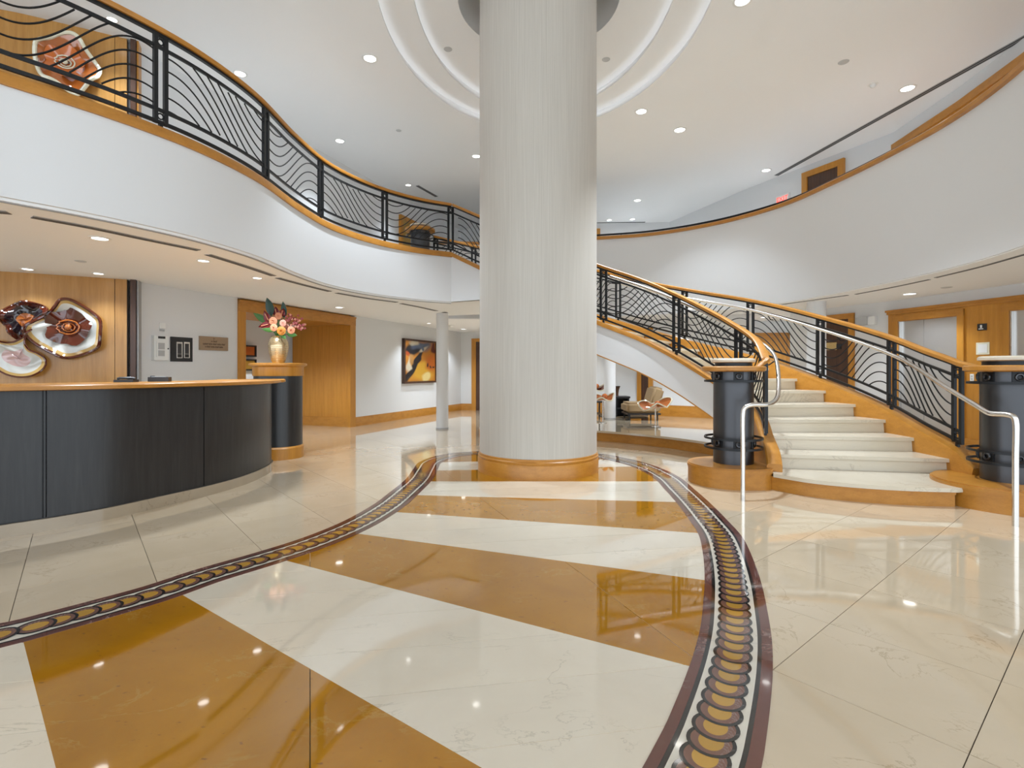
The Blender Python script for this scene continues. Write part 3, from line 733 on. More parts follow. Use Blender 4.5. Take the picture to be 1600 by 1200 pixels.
obj('carcass', MB().sweep(off(dd, 0.05), RECT(0.0, 0.45, 0.103, 1.055)), M_desk, desk)
ext = dd+[Vector((-3.20, 6.80, 0))]
obj('counter_top', MB().sweep(off(dd, 0.0), [(-0.09, 1.062), (-0.06, 1.056), (0.6, 1.056), (0.6, 1.10), (-0.07, 1.10), (-0.09, 1.09)]), M_woodh, desk)
obj('counter_end', MB().lathe((dd[-1].x-0.03, dd[-1].y-0.03, 0), [(0, 1.056), (0.20, 1.056), (0.225, 1.064), (0.225, 1.09), (0.21, 1.10), (0, 1.10)], 32), M_woodh, desk)
# pedestal
PD = Vector((-3.27, 7.30, 0))
ped = thing('pedestal', 'round black pedestal with honey wood cap and base at the end of the desk', 'pedestal', PD)
obj('body', MB().lathe(PD, [(0.315, 0.17), (0.315, 1.14)], 48), M_desk, ped)
obj('base', MB().lathe(PD, [(0, 0), (0.335, 0), (0.335, 0.15), (0.32, 0.165), (0.31, 0.18), (0, 0.18)], 48), M_wood, ped)
obj('cap', MB().lathe(PD, [(0, 1.135), (0.325, 1.135), (0.33, 1.15), (0.33, 1.255), (0.36, 1.275), (0.375, 1.28), (0.375, 1.305), (0.36, 1.312), (0, 1.312)], 48), M_wood, ped)
# vase and flowers
VZ = 1.312; VC = Vector((PD.x+0.0, PD.y, VZ))
vase = thing('vase', 'champagne gold ribbed vase standing on the round pedestal', 'vase', VC)
vp = [(0, 0), (0.075, 0), (0.082, 0.01), (0.10, 0.06), (0.125, 0.16), (0.134, 0.235), (0.128, 0.29), (0.105, 0.34), (0.088, 0.362), (0.095, 0.376), (0.08, 0.376), (0.075, 0.35)]
obj('body', MB().lathe(VC, vp, 40), M_vase, vase)
for i in range(14):
    z = 0.03+i*0.022
    r0 = [a for a, b2 in zip(vp[2:], vp[3:]) if a[1] <= z <= b2[1]]
    a = [(p, q) for p, q in zip(vp, vp[1:]) if p[1] <= z <= q[1] and q[1] > p[1]][0]
    rr = a[0][0]+(a[1][0]-a[0][0])*(z-a[0][1])/(a[1][1]-a[0][1])
    obj('rib', MB().lathe((VC.x, VC.y, VC.z+z), [(rr-0.002, -0.006), (rr+0.003, 0), (rr-0.002, 0.006)], 40), M_vase, vase)
def fpos(px, py, dy=0.0):
    Y = PD.y+dy; return Vector(((px-800)/F*Y, Y, CAMZ-(py-HOR)/F*Y))
def petal_rose(c, r, mat, label):
    t = thing('rose', label, 'flower', c, 'roses in the gold vase')
    obj('heart', MB().sphere(c+Vector((0, -0.01, 0.01)), r*0.42, 10, 6), mat, t)
    for ring, (nn_, rr, tilt) in enumerate(((4, 0.5, 0.4), (6, 0.75, 0.8), (7, 1.0, 1.15))):
        for i in range(nn_):
            an = 2*PI*i/nn_+ring*0.5; ax = Vector((math.cos(an), 0, math.sin(an))); nrm = Vector((0, -1, 0)); sd = ax.cross(nrm)
            vs = []; 
            for u in range(4):
                for v in range(5):
                    s_ = (v/4-0.5)*1.3*r*(0.6+0.5*math.sin(PI*min(1, u/3+0.25))); h_ = u/3
                    out_r = rr*r*(0.25+0.75*h_)*math.sin(tilt)+0.0; dep = rr*r*(1-h_)*0.4+r*0.55*h_*math.cos(tilt)-abs(s_)*0.25*(1-ring*0.2)
                    vs.append(c+ax*out_r+sd*s_*0.8+nrm*(dep+0.2*r))
            obj('petal', MB().add(vs, [(a*5+b2, a*5+b2+1, a*5+b2+6, a*5+b2+5) for a in range(3) for b2 in range(4)], 0, True), mat, t)
    obj('stem', MB().tube([c, c.lerp(VC+Vector((0, 0, 0.38)), 0.7)+Vector((0,0,0)), VC+Vector((0, 0, 0.34))], 0.006, 6), M_leafg, t)
for px_, py_, dy, r, mt, lab in ((428,502,-0.08,0.062,M_rose,'large peach rose at the upper left of the bouquet'), (436,494,-0.02,0.055,M_rose,'peach rose at the top of the bouquet below the tall leaf'),
        (443,505,-0.12,0.05,M_rosep,'pale pink rose in the middle of the bouquet'), (429,512,-0.14,0.055,M_rose,'peach rose low on the left above the vase rim'),
        (456,516,-0.13,0.056,M_rose,'peach rose on the right side of the bouquet'), (449,511,-0.06,0.042,M_rosep,'small pink rose half hidden at the right of centre'),
        (441,517,-0.16,0.066,M_roseo,'single orange rose right above the vase rim')):
    petal_rose(fpos(px_, py_, dy), r, mt, lab)
def leaf(name, base, tip, width, mat, label, cat='leaf', bend=Vector((0, 0, 0)), rib=None, prof=None):
    base, tip = Vector(base), Vector(tip); ax = tip-base; side = ax.cross(Vector((0, 1, 0.15))).normalized(); nrm = side.cross(ax).normalized(); vs = []; n = 10
    for i in range(n+1):
        u = i/n; wd = width*(prof(u) if prof else math.sin(PI*min(1, u**0.85))**0.8); c = base+ax*u+bend*math.sin(PI*u)
        for v in (-1, -0.5, 0, 0.5, 1): vs.append(c+side*(wd*v)+nrm*(abs(v)*wd*0.25))
    back = [v-nrm*0.003 for v in vs]; fs = [(a*5+b2, a*5+b2+1, a*5+b2+6, a*5+b2+5) for a in range(n) for b2 in range(4)]
    t = thing(name, label, cat, base, 'leaves and blades in the gold vase')
    obj('blade', MB().add(vs, fs, 0, True).add(back, [f[::-1] for f in fs], 0, True), mat, t)
    obj('midrib', MB().tube([base+ax*(i/8)+bend*math.sin(PI*i/8)+nrm*0.002 for i in range(9)], 0.003, 5), rib or mat, t)
    obj('stem', MB().tube([base, VC+Vector((0, 0, 0.34))], 0.005, 6), M_leafg, t)
rim = VC+Vector((0, 0, 0.38))
leaf('tall_leaf', fpos(424, 494), fpos(417, 465), 0.058, M_leaf, 'tallest dark green leaf rising from the bouquet', rib=M_glasscream)
leaf('tall_leaf', fpos(444, 497), fpos(442, 471), 0.042, M_leaf, 'shorter dark green blade to the right of the tallest leaf')
leaf('side_leaf', fpos(418, 505), fpos(396, 489), 0.045, M_leafg, 'bright green leaf sticking out at the far left of the bouquet')
leaf('side_leaf', fpos(428, 517, -0.1), fpos(409, 514, -0.12), 0.03, M_leafg, 'drooping green leaf low on the left of the bouquet')
leaf('side_leaf', fpos(448, 522, -0.14), fpos(464, 524, -0.14), 0.035, M_leafg, 'round green leaf hanging over the right of the vase rim')
leaf('side_leaf', fpos(437, 522, -0.16), fpos(447, 529, -0.18), 0.03, M_leafg, 'green leaf folded over the front of the vase rim')
def anthurium(c, tip, lab, sp=True):
    t = thing('anthurium', lab, 'flower', c, 'dark red anthuriums in the gold vase'); c = Vector(c); ax = Vector(tip)-c; side = ax.cross(Vector((0, 1, 0))).normalized(); vs = []
    for i in range(9):
        u = i/8; wd = 0.05*math.sin(PI*u**0.6)
        for v in (-1, 0, 1): vs.append(c+ax*u+side*wd*v+Vector((0, -abs(v)*0.012, 0)))
    fs = [(a*3+b2, a*3+b2+1, a*3+b2+4, a*3+b2+3) for a in range(8) for b2 in range(2)]
    obj('spathe', MB().add(vs, fs, 0, True), M_anth, t)
    obj('spadix', MB().tube([c+ax*0.15+Vector((0,-0.012,0)), c+ax*0.7+Vector((0,-0.03,0))], 0.007, 8), M_rose, t)
    obj('stem', MB().tube([c, VC+Vector((0, 0, 0.34))], 0.005, 6), M_leafg, t)
anthurium(fpos(421, 503, -0.04), fpos(413, 485, -0.05), 'dark red anthurium standing left of the peach roses')
anthurium(fpos(423, 506, -0.06), fpos(404, 511, -0.09), 'dark red anthurium pointing out low on the left')
anthurium(fpos(433, 494, 0.04), fpos(431, 479, 0.04), 'dark red anthurium between the two tall leaves')
anthurium(fpos(440, 494, -0.02), fpos(444, 482, -0.03), 'dark red anthurium in front of the shorter blade')
spr = thing('orchid_spray', 'spray of small pink blossoms on the right side of the bouquet', 'flower', fpos(452, 508))
for k, (x0, y0, x1, y1) in enumerate(((448,505,452,490),(450,505,463,495),(452,507,472,500),(454,509,476,507),(454,511,474,515))):
    a, b2 = fpos(x0, y0, -0.02), fpos(x1, y1, -0.04-0.02*k)
    br = obj('spray_branch', MB().tube([a, a.lerp(b2, 0.5)+Vector((0, 0, 0.012)), b2], 0.003, 5), M_anth, spr)
    for i in range(12):
        q = a.lerp(b2, 0.25+0.75*i/11)+Vector((random.uniform(-.028, .028), random.uniform(-.03, .02), random.uniform(-.028, .028)))
        mb = MB()
        for j in range(5):
            an = 2*PI*j/5+i; mb.sphere(q+Vector((math.cos(an)*0.009, -0.002, math.sin(an)*0.009)), 0.0085, 6, 4, (1, 0.5, 1))
        obj('blossom', mb, M_berry if i % 3 else M_rosep, br)

# things on the desk
def on_desk(px):
    d = dc.ray(px, 0.5, dc.L-0.5); p = dc.at(d); t = dc.tan(d); return p+Vector((-t.y, t.x, 0))*0.42, t
p, t_ = on_desk(247)
ph = thing('desk_phone', 'black desk telephone on the counter, the left of the two devices', 'telephone', (p.x, p.y, 1.10))
ax = Vector((0.95, 0.31, 0)); ay = Vector((-0.31, 0.95, 0)); Zv = Vector((0, 0, 1))
obj('base', MB().obox(p+Zv*1.112, ax, ay, Zv, 0.075, 0.07, 0.012), M_black, ph); obj('handset', MB().tube([p-ax*0.07+Zv*1.13, p-ax*0.05+Zv*1.138, p+ax*0.05+Zv*1.138, p+ax*0.07+Zv*1.13], 0.011, 8), M_black, ph)
p, t_ = on_desk(296)
ph = thing('card_terminal', 'black card terminal lying on the counter right of the telephone', 'terminal', (p.x, p.y, 1.10))
obj('body', MB().obox(p+Zv*1.122, ax, ay, Zv, 0.085, 0.05, 0.022), M_black, ph); obj('keypad', MB().obox(p+Zv*1.1465, ax, ay, Zv, 0.06, 0.035, 0.0025), M_grey, ph); obj('slot', MB().obox(p+Zv*1.15-ax*0.06, ax, ay, Zv, 0.01, 0.03, 0.006), M_steelblk, ph)

# ================================================================ THINGS ON THE LEFT WALL
def wallbox(mb, px, z, hw, hz, dep, o=0.0):
    c = Wat(px)-Wn*(dep/2+o)+Vector((0, 0, z)); return mb.obox(c, Wd, Wn, Zv, hw, dep/2, hz)
def wz(px, py): q = Wat(px); return CAMZ-(py-HOR)/F*q.y
def wh(px, dpy): return dpy/F*Wat(px).y
t = thing('alarm_panel', 'white alarm annunciator panel on the wall beside the honey panel', 'control panel', Wat(248)-Wn*0.01+Zv*wz(248, 564))
obj('case', wallbox(MB(), 248, wz(248, 544), 0.105, wh(248, 19), 0.06), M_white, t)
obj('display', wallbox(MB(), 248, wz(248, 527.5), 0.05, wh(248, 1.8), 0.004, 0.06), M_black, t)
dr = obj('door', wallbox(MB(), 247, wz(247, 545), 0.07, wh(248, 13), 0.008, 0.06), M_white, t)
obj('window', wallbox(MB(), 247, wz(247, 541), 0.045, wh(248, 5), 0.003, 0.068), M_grey, dr); obj('keypad', wallbox(MB(), 247, wz(247, 552), 0.045, wh(248, 4.5), 0.003, 0.068), M_grey, dr); obj('latch', wallbox(MB(), 258, wz(258, 545), 0.008, wh(248, 1), 0.006, 0.06), M_black, t)
t = thing('thermostat', 'small white wall sensor with a grey tag above the alarm panel', 'thermostat', Wat(253)+Zv*wz(253, 518))
obj('case', wallbox(MB(), 253, wz(253, 509), 0.04, wh(253, 4.5), 0.02), M_white, t); obj('tag', wallbox(MB(), 253, wz(253, 516), 0.035, wh(253, 1.5), 0.006), M_grey, t)
t = thing('switch_panel', 'black metal switch panel with two framed displays on the white wall', 'control panel', Wat(283)+Zv*wz(283, 566))
obj('plate', wallbox(MB(), 283, wz(283, 546), 0.165, wh(283, 19), 0.02), M_black, t)
for px_ in (278.5, 290):
    fr = obj('display_frame', wallbox(MB(), px_, wz(px_, 547), 0.045, wh(283, 12.5), 0.008, 0.02), M_chrome, t)
    obj('display', wallbox(MB(), px_, wz(px_, 545), 0.03, wh(283, 8), 0.003, 0.028), M_steelblk, fr); obj('button', wallbox(MB(), px_, wz(px_, 556), 0.03, wh(283, 2.6), 0.004, 0.028), M_black, fr)
t = thing('wall_plaque', 'bronze coloured plaque with lines of dark lettering by the wood opening', 'plaque', Wat(333)+Zv*wz(333, 548))
obj('plate', wallbox(MB(), 333, wz(333, 537), 0.245, wh(333, 10.6), 0.03), M_plaque, t)
tx = MB(); random.seed(3)                                                     # worn lettering: too small to read, kept as rows of strokes
for row, (half, n_) in enumerate(((0.02, 1), (0.06, 4), (0.20, 16), (0.16, 13))):
    zc = wz(333, 529.5+row*4.3)
    for i in range(n_):
        c = Wat(333)-Wn*0.0315+Wd*(-half+2*half*(i+0.5)/n_)+Zv*zc; hw = half/n_*0.7; hh = wh(333, 1.3)
        tx.obox(c-Wd*hw, Wd, Wn, Zv, hw*0.22, 0.001, hh)
        if i % 3: tx.obox(c+Wd*hw*0.6, Wd, Wn, Zv, hw*0.22, 0.001, hh)
        tx.obox(c+Zv*(hh*(0.8 if i % 2 else -0.1)), Wd, Wn, Zv, hw*0.8, 0.001, hh*0.2)
obj('lettering', tx, M_plaqtxt, t)

# paintings: colour computed per vertex from overlapping soft blobs
def painting(name, label, c, ux, nrm, W_, H_, blobs, base, frame_mat, fw=0.04, dep=0.06, nx=60, ny=70):
    t = thing(name, label, 'painting', c-Zv*(H_/2)); uy = Zv
    for s in (-1, 1):
        obj('frame_side', MB().obox(c+ux*(s*(W_/2-fw/2))+nrm*dep/2, ux, nrm, uy, fw/2, dep/2, H_/2), frame_mat, t)
        obj('frame_rail', MB().obox(c+uy*(s*(H_/2-fw/2))+nrm*dep/2, ux, nrm, uy, W_/2-fw, dep/2, fw/2), frame_mat, t)
    vs, cols = [], []
    for j in range(ny+1):
        for i in range(nx+1):
            u, v = i/nx, j/ny; vs.append(c+ux*((u-0.5)*(W_-2*fw))+uy*((v-0.5)*(H_-2*fw))+nrm*(dep*0.7)); col_ = Vector(base)
            wob = 0.03*math.sin(13*u+7*v)+0.03*math.sin(17*v-9*u+2)
            for (bx, by, rx, ry, rot, cc, soft) in blobs:
                dx, dy = u-bx+wob, v-by+wob*0.7; ca, sa = math.cos(rot), math.sin(rot); qx = (dx*ca+dy*sa)/rx; qy = (-dx*sa+dy*ca)/ry; q = math.hypot(qx, qy)
                k = max(0, min(1, (1-q)/soft+0.5)); col_ = col_.lerp(Vector(cc), k)
            cols.append(tuple(col_))
    fs = [(j*(nx+1)+i, j*(nx+1)+i+1, (j+1)*(nx+1)+i+1, (j+1)*(nx+1)+i) for j in range(ny) for i in range(nx)]
    obj('canvas', MB().add(vs, fs), M_paint, t, cols=cols)
    return t
OR, BL, RD, WH, BU, YE = (0.50, 0.19, 0.02), (0.012, 0.010, 0.012), (0.35, 0.06, 0.015), (0.60, 0.52, 0.38), (0.10, 0.13, 0.20), (0.60, 0.32, 0.03)
wc = Wat(628); wc2 = Wat(678.5); H1 = wz(628, 528.5)-wz(628, 599.5)
c = (wc+wc2)/2+Zv*((wz(628, 528.5)+wz(628, 599.5))/2)
painting('abstract_painting', 'large abstract painting in orange, black and brown on the left wall', c-Wn*0.0, Wd, -Wn, (wc2-wc).length, H1,
    [(0.62,0.30,0.42,0.30,0.3,YE,0.5),(0.6,0.62,0.4,0.15,0.1,OR,0.6),(0.25,0.80,0.28,0.16,0.3,BL,0.5),(0.55,0.90,0.25,0.12,0,BU,0.8),(0.3,0.97,0.16,0.06,0,WH,0.6),(0.30,0.40,0.52,0.075,1.0,BL,0.4),
     (0.12,0.38,0.06,0.22,0,WH,0.7),(0.08,0.68,0.07,0.08,0,RD,0.6),(0.55,0.79,0.16,0.04,0.5,WH,0.6),(0.56,0.81,0.06,0.05,0,BU,0.5),(0.93,0.85,0.08,0.16,0,(0.10,0.015,0.01),0.4),(0.86,0.45,0.2,0.22,0.2,(0.50,0.12,0.01),0.7),
     (0.75,0.42,0.035,0.055,0,BL,0.4),(0.87,0.39,0.03,0.05,0,BL,0.4),(0.95,0.37,0.025,0.03,0,BL,0.4),(0.68,0.10,0.13,0.10,0,(0.72,0.55,0.22),0.5),(0.06,0.12,0.2,0.06,0.8,BL,0.4),(0.2,0.55,0.10,0.12,0.4,(0.40,0.20,0.06),0.6),(0.45,0.55,0.05,0.10,-0.6,BL,0.5)], OR, M_woodd, 0.05, 0.08)
# two small pictures inside the opening
qn = Wat(391); 
def passage_at(px):
    k = (px-800)/F; return (lambda t: q0+Wd*t)((k*q0.y-q0.x)/(Wd.x-k*Wd.y))
for (ya, yb, mt, lab) in ((539, 557, (0.55, 0.13, 0.02), 'small orange picture in a deep black frame seen through the opening'), (561, 579, (0.42, 0.22, 0.03), 'small ochre picture in a deep black frame below the orange one')):
    a = passage_at(376); b2 = passage_at(396); zc = CAMZ-((ya+yb)/2-HOR)/F*a.y; hh = (yb-ya)/F*a.y
    painting('small_picture', lab, (a+b2)/2+Zv*zc, Wd, -Wn, (b2-a).length, hh, [(0.3, 0.6, 0.5, 0.3, 0.4, tuple(x*0.8 for x in mt), 0.9)], mt, M_black, 0.03, 0.09, 10, 10)
# upper floor gold panel picture
a = Wat(623); b2 = Wat(668); zt = 5.08
painting('mosaic_picture', 'tall gold picture with faint figures on the upper floor wall behind the railing', (a+b2)/2+Zv*4.25, Wd, -Wn, (b2-a).length, 1.66,
    [(0.5,0.5,0.32,0.42,0,(0.50,0.30,0.06),0.8),(0.55,0.62,0.10,0.10,0,(0.32,0.12,0.02),0.4),(0.7,0.52,0.12,0.08,0,(0.35,0.14,0.03),0.4),(0.45,0.3,0.2,0.12,0,(0.25,0.20,0.08),0.8),(0.8,0.2,0.15,0.12,0,(0.2,0.18,0.08),0.7)], (0.42, 0.25, 0.05), M_wood, 0.10, 0.07, 30, 40)

# ================================================================ BLOWN GLASS
def glass_form(name, label, c, ux, uy, nrm, outline, bands, rim_mat, rim_r, waves=5, depth=0.10, bowl=0.06, hub=None, off_c=(0, 0), cat='glass art', group='blown glass flowers', base=None):
    """outline: closed (u,v) metres; bands: [(fraction0, fraction1, part name, material)] from the centre outwards"""
    t = thing(name, label, cat, base or c, group); ol = spline([(p[0], p[1]) for p in outline], 6, closed=True); n = len(ol); cen = Vector((off_c[0], off_c[1], 0))
    R = sum((p-cen).length for p in ol)/n
    def pt(i, f):
        q = cen.lerp(ol[i % n], f); an = 2*PI*i/n
        h_ = bowl*f*f+depth*0.5*f**2.2*math.sin(waves*an+0.7)+0.012*math.sin(3*an+9*f)
        return c+ux*q.x+uy*q.y+nrm*(0.03+h_+depth*0.25)
    for f0, f1, nm, mt in bands:
        k = max(2, int((f1-f0)*14)+1); vs = [pt(i, f0+(f1-f0)*j/k) for j in range(k+1) for i in range(n)]
        fs = [(j*n+i, j*n+(i+1) % n, (j+1)*n+(i+1) % n, (j+1)*n+i) for j in range(k) for i in range(n)]
        bk = [v-nrm*0.006 for v in vs]
        obj(nm, MB().add(vs, fs, 0, True).add(bk, [f[::-1] for f in fs], 0, True), mt, t)
    obj('rim', MB().tube([pt(i, 1.0) for i in range(n)], rim_r, 8, closed=True), rim_mat, t)
    obj('hook', MB().tube([c-nrm*0.0, c+nrm*0.018], 0.012, 8), M_black, t)
    if hub:
        hr, hm, hm2 = hub; vs = []; K = 42
        for j in range(6):
            for i in range(K):
                an = 2*PI*i/K; rr = hr*(j/5)*(1+0.07*math.sin(5*an+1)+0.03*math.sin(9*an)); hh = 0.05+0.07*(j/5)+0.035*(j/5)**2*math.sin(5*an+2)
                vs.append(c+ux*(cen.x+rr*math.cos(an))+uy*(cen.y+rr*math.sin(an))+nrm*hh)
        fs = [(j*K+i, j*K+(i+1) % K, (j+1)*K+(i+1) % K, (j+1)*K+i) for j in range(5) for i in range(K)]
        hb = obj('flower_cup', MB().add(vs, fs, 0, True), hm, t)
        for q, rr in enumerate((0.28, 0.48)):
            obj('swirl', MB().tube([c+ux*(cen.x+hr*rr*math.cos(2*PI*i/24)*(1+0.1*math.sin(3*i)))+uy*(cen.y+hr*rr*0.8*math.sin(2*PI*i/24))+nrm*(0.085+0.02*q) for i in range(24)], 0.008, 7, closed=True), hm2, hb)
        obj('bead', MB().sphere(c+ux*cen.x+uy*cen.y+nrm*0.11, hr*0.16, 10, 6), hm2, hb)
    return t
def panel_frame(px, py):
    """point on the honey panel for an image position, with its tangent frame"""
    d = pc.ray(px, 0.3); p = pc.at(d); tn = pc.tan(d); z = CAMZ-(py-HOR)/F*p.y
    return p+Zv*z, Vector((tn.x, tn.y, 0)).normalized(), Vector((tn.y, -tn.x, 0)).normalized(), p.y/F
def outline_px(c_px, pts, s, squash): return [((x-c_px[0])*s*squash, -(y-c_px[1])*s) for x, y in pts]
c, ux, nr, s = panel_frame(105, 512)
pts_r = [(100,471),(113,470),(130,478),(148,490),(158,500),(160,520),(157,541),(148,547),(133,553),(115,559),(104,559),(90,553),(75,546),(60,537),(48,522),(51,512),(62,504),(80,492),(91,480)]
glass_form('glass_flower', 'large opal glass flower with brown rim and wine red centre on the reception panel', c, ux, Zv, nr, outline_px((105,512), pts_r, s, 0.82), [(0.0, 0.85, 'opal_dish', M_glasswhite), (0.85, 0.97, 'honey_border', M_glasshoney)], M_glassbrown, 0.02, 4, 0.09, 0.07, hub=(0.225, M_glassbrown, M_glassamber), off_c=(0.03, 0.0))
c, ux, nr, s = panel_frame(42, 500)
pts_l = [(9,500),(15,486),(26,476),(40,473),(56,474),(70,478),(78,484),(74,494),(64,506),(52,518),(44,527),(30,530),(24,523),(20,514),(11,507)]
glass_form('glass_flower', 'dark ruby and black glass flower at the upper left of the reception panel', c, ux, Zv, nr, outline_px((42,500), pts_l, s, 0.82), [(0.0, 0.36, 'amber_heart', M_glassamber), (0.36, 0.80, 'dark_dish', M_glassdark), (0.80, 0.98, 'ruby_border', M_glassbrown)], M_glassbrown, 0.013, 5, 0.12, 0.03)
c, ux, nr, s = panel_frame(35, 560)
pts_b = [(-18,542),(-8,532),(5,534),(15,536),(26,535),(38,530),(46,527),(46,536),(52,547),(62,552),(72,560),(74,570),(68,580),(56,587),(38,589),(18,585),(2,577),(-12,568),(-20,555)]
glass_form('glass_flower', 'iridescent white glass flower with thin brown rim at the lower left of the panel', c, ux, Zv, nr, outline_px((35,560), pts_b, s, 0.82), [(0.0, 0.45, 'pink_heart', M_glasspink), (0.45, 0.82, 'opal_dish', M_glasswhite), (0.82, 0.98, 'honey_border', M_glasshoney)], M_glassbrown, 0.011, 3, 0.08, 0.06, off_c=(-0.02, 0.0))
c, ux, nr, s = panel_frame(111, 102)
pts_u = [(66,90),(70,83),(82,73),(96,62),(112,60),(128,66),(138,80),(150,93),(158,105),(156,120),(147,128),(135,140),(122,150),(108,146),(92,139),(76,134),(68,124),(64,108)]
glass_form('glass_flower', 'amber glass flower with a thick cream rim on the upper floor panel', c, ux, Zv, nr, outline_px((111,102), pts_u, s, 0.82), [(0.0, 0.30, 'red_heart', M_glassbrown), (0.30, 0.55, 'cream_swirl', M_glasspink), (0.55, 0.97, 'amber_dish', M_glassamber)], M_glasscream, 0.024, 4, 0.10, 0.07, hub=(0.2, M_glassorange, M_glasscream), off_c=(-0.03, -0.02))

# ================================================================ ELEVATOR WALL
ew = struct(bpy.data.objects.new('wall_elevator', None)); C.objects.link(ew); ew.location = A0
def abox(mb, s0, s1, z0, z1, d0, d1, mi=0):
    return mb.obox(A0+dA*((s0+s1)/2)+nA*((d0+d1)/2)+Zv*((z0+z1)/2), dA, nA, Zv, (s1-s0)/2, (d1-d0)/2, (z1-z0)/2, mi)
ops = [(0.2275, 1.139), (1.817, 2.73)]
for a, b2 in ((0.04, 0.2275), (1.139, 1.817), (2.73, 3.6)): obj('panel', abox(MB(), a, b2, 0, 2.2, 0, 0.05), M_wood, ew)
for a, b2 in ops: obj('panel', abox(MB(), a, b2, 2.03, 2.2, 0, 0.05), M_wood, ew)
obj('crown', abox(abox(MB(), 0.0, 3.6, 2.2, 2.235, 0, 0.075), 0.02, 3.6, 2.16, 2.2, 0.05, 0.062), M_woodh, ew)
obj('base', abox(MB(), 1.139, 1.817, 0, 0.2, 0.05, 0.07), M_woodh, ew); obj('base', abox(MB(), 0.04, 0.2275, 0, 0.2, 0.05, 0.07), M_woodh, ew)
for i, (a, b2) in enumerate(ops):
    el = struct(bpy.data.objects.new('door_%d' % (i+3), None)); C.objects.link(el); el.location = A0+dA*a
    obj('casing', abox(MB(), a-0.10, a-0.005, 0, 2.13, 0.05, 0.075), M_wood, el); obj('casing', abox(MB(), b2+0.005, b2+0.10, 0, 2.13, 0.05, 0.075), M_wood, el); obj('casing_head', abox(MB(), a-0.10, b2+0.10, 2.035, 2.13, 0.051, 0.078), M_woodh, el)
    m1 = a+(b2-a)*0.42
    obj('jamb', abox(MB(), a, a+0.02, 0, 2.03, -0.0, 0.06), M_chrome, el)
    obj('leaf', abox(MB(), a+0.02, m1-0.002, 0, 2.03, 0.0, 0.012), M_elev, el); obj('leaf', abox(MB(), m1+0.002, b2-0.005, 0, 2.03, 0.0, 0.008), M_elev, el)
t = thing('stairs_sign', 'small black pictogram sign on the wood between the elevators', 'sign', A0+dA*1.472+nA*0.05+Zv*1.79)
obj('plate', abox(MB(), 1.412, 1.532, 1.79, 1.885, 0.05, 0.06), M_black, t); obj('pictogram', abox(abox(MB(), 1.45, 1.475, 1.825, 1.868, 0.06, 0.062), 1.43, 1.49, 1.806, 1.818, 0.06, 0.062), M_white, t)
t = thing('call_plate', 'pale steel elevator call plate on the wood below the black sign', 'control panel', A0+dA*1.48+nA*0.05+Zv*1.44)
obj('plate', abox(MB(), 1.395, 1.565, 1.44, 1.615, 0.05, 0.058), M_glasscream, t); obj('inset', abox(MB(), 1.42, 1.54, 1.465, 1.59, 0.058, 0.062), M_white, t)
t = thing('wall_outlet', 'small white outlet plate low on the wood beside the right newel', 'outlet', A0+dA*1.33+nA*0.05+Zv*1.05)
obj('plate', abox(MB(), 1.315, 1.365, 1.03, 1.16, 0.05, 0.058), M_white, t); obj('socket', abox(MB(), 1.33, 1.35, 1.07, 1.10, 0.058, 0.061), M_grey, t); obj('socket', abox(MB(), 1.33, 1.35, 1.11, 1.14, 0.058, 0.061), M_grey, t)
# dark door on the right wall
def bbox_(mb, s0, s1, z0, z1, d0, d1): return mb.obox(A0+dB*((s0+s1)/2)+nB*((d0+d1)/2)+Zv*((z0+z1)/2), dB, nB, Zv, (s1-s0)/2, (d1-d0)/2, (z1-z0)/2)
dr = struct(bpy.data.objects.new('door_5', None)); C.objects.link(dr); dr.location = A0+dB*0.9
obj('leaf', bbox_(MB(), 0.66, 1.22, 0, 2.16, 0, 0.025), M_woodd, dr); obj('casing', bbox_(MB(), 0.56, 0.66, 0, 2.26, 0, 0.04), M_wood, dr); obj('casing', bbox_(MB(), 1.22, 1.32, 0, 2.26, 0, 0.04), M_wood, dr); obj('casing_head', bbox_(MB(), 0.56, 1.32, 2.16, 2.26, 0, 0.045), M_woodh, dr)
obj('door_plate', bbox_(MB(), 0.87, 1.08, 1.60, 1.74, 0.025, 0.04), M_brass, dr); obj('closer', bbox_(MB(), 0.79, 0.87, 1.61, 1.71, 0.025, 0.05), M_black, dr)
t = thing('light_switch', 'small white light switch on the wall left of the dark door', 'light switch', A0+dB*1.62+nB*0.0+Zv*1.42)
obj('plate', bbox_(MB(), 1.58, 1.66, 1.40, 1.52, 0, 0.01), M_white, t); obj('toggle', bbox_(MB(), 1.61, 1.63, 1.44, 1.48, 0.01, 0.02), M_grey, t)
t = thing('emergency_light', 'grey emergency light unit on the white wall left of the elevator frame', 'emergency light', A0+dB*0.35+Zv*2.05)
obj('housing', bbox_(MB(), 0.30, 0.50, 2.02, 2.16, 0, 0.09), M_grey, t); obj('lamp_head', bbox_(MB(), 0.18, 0.30, 2.02, 2.16, 0, 0.07), M_white, t)
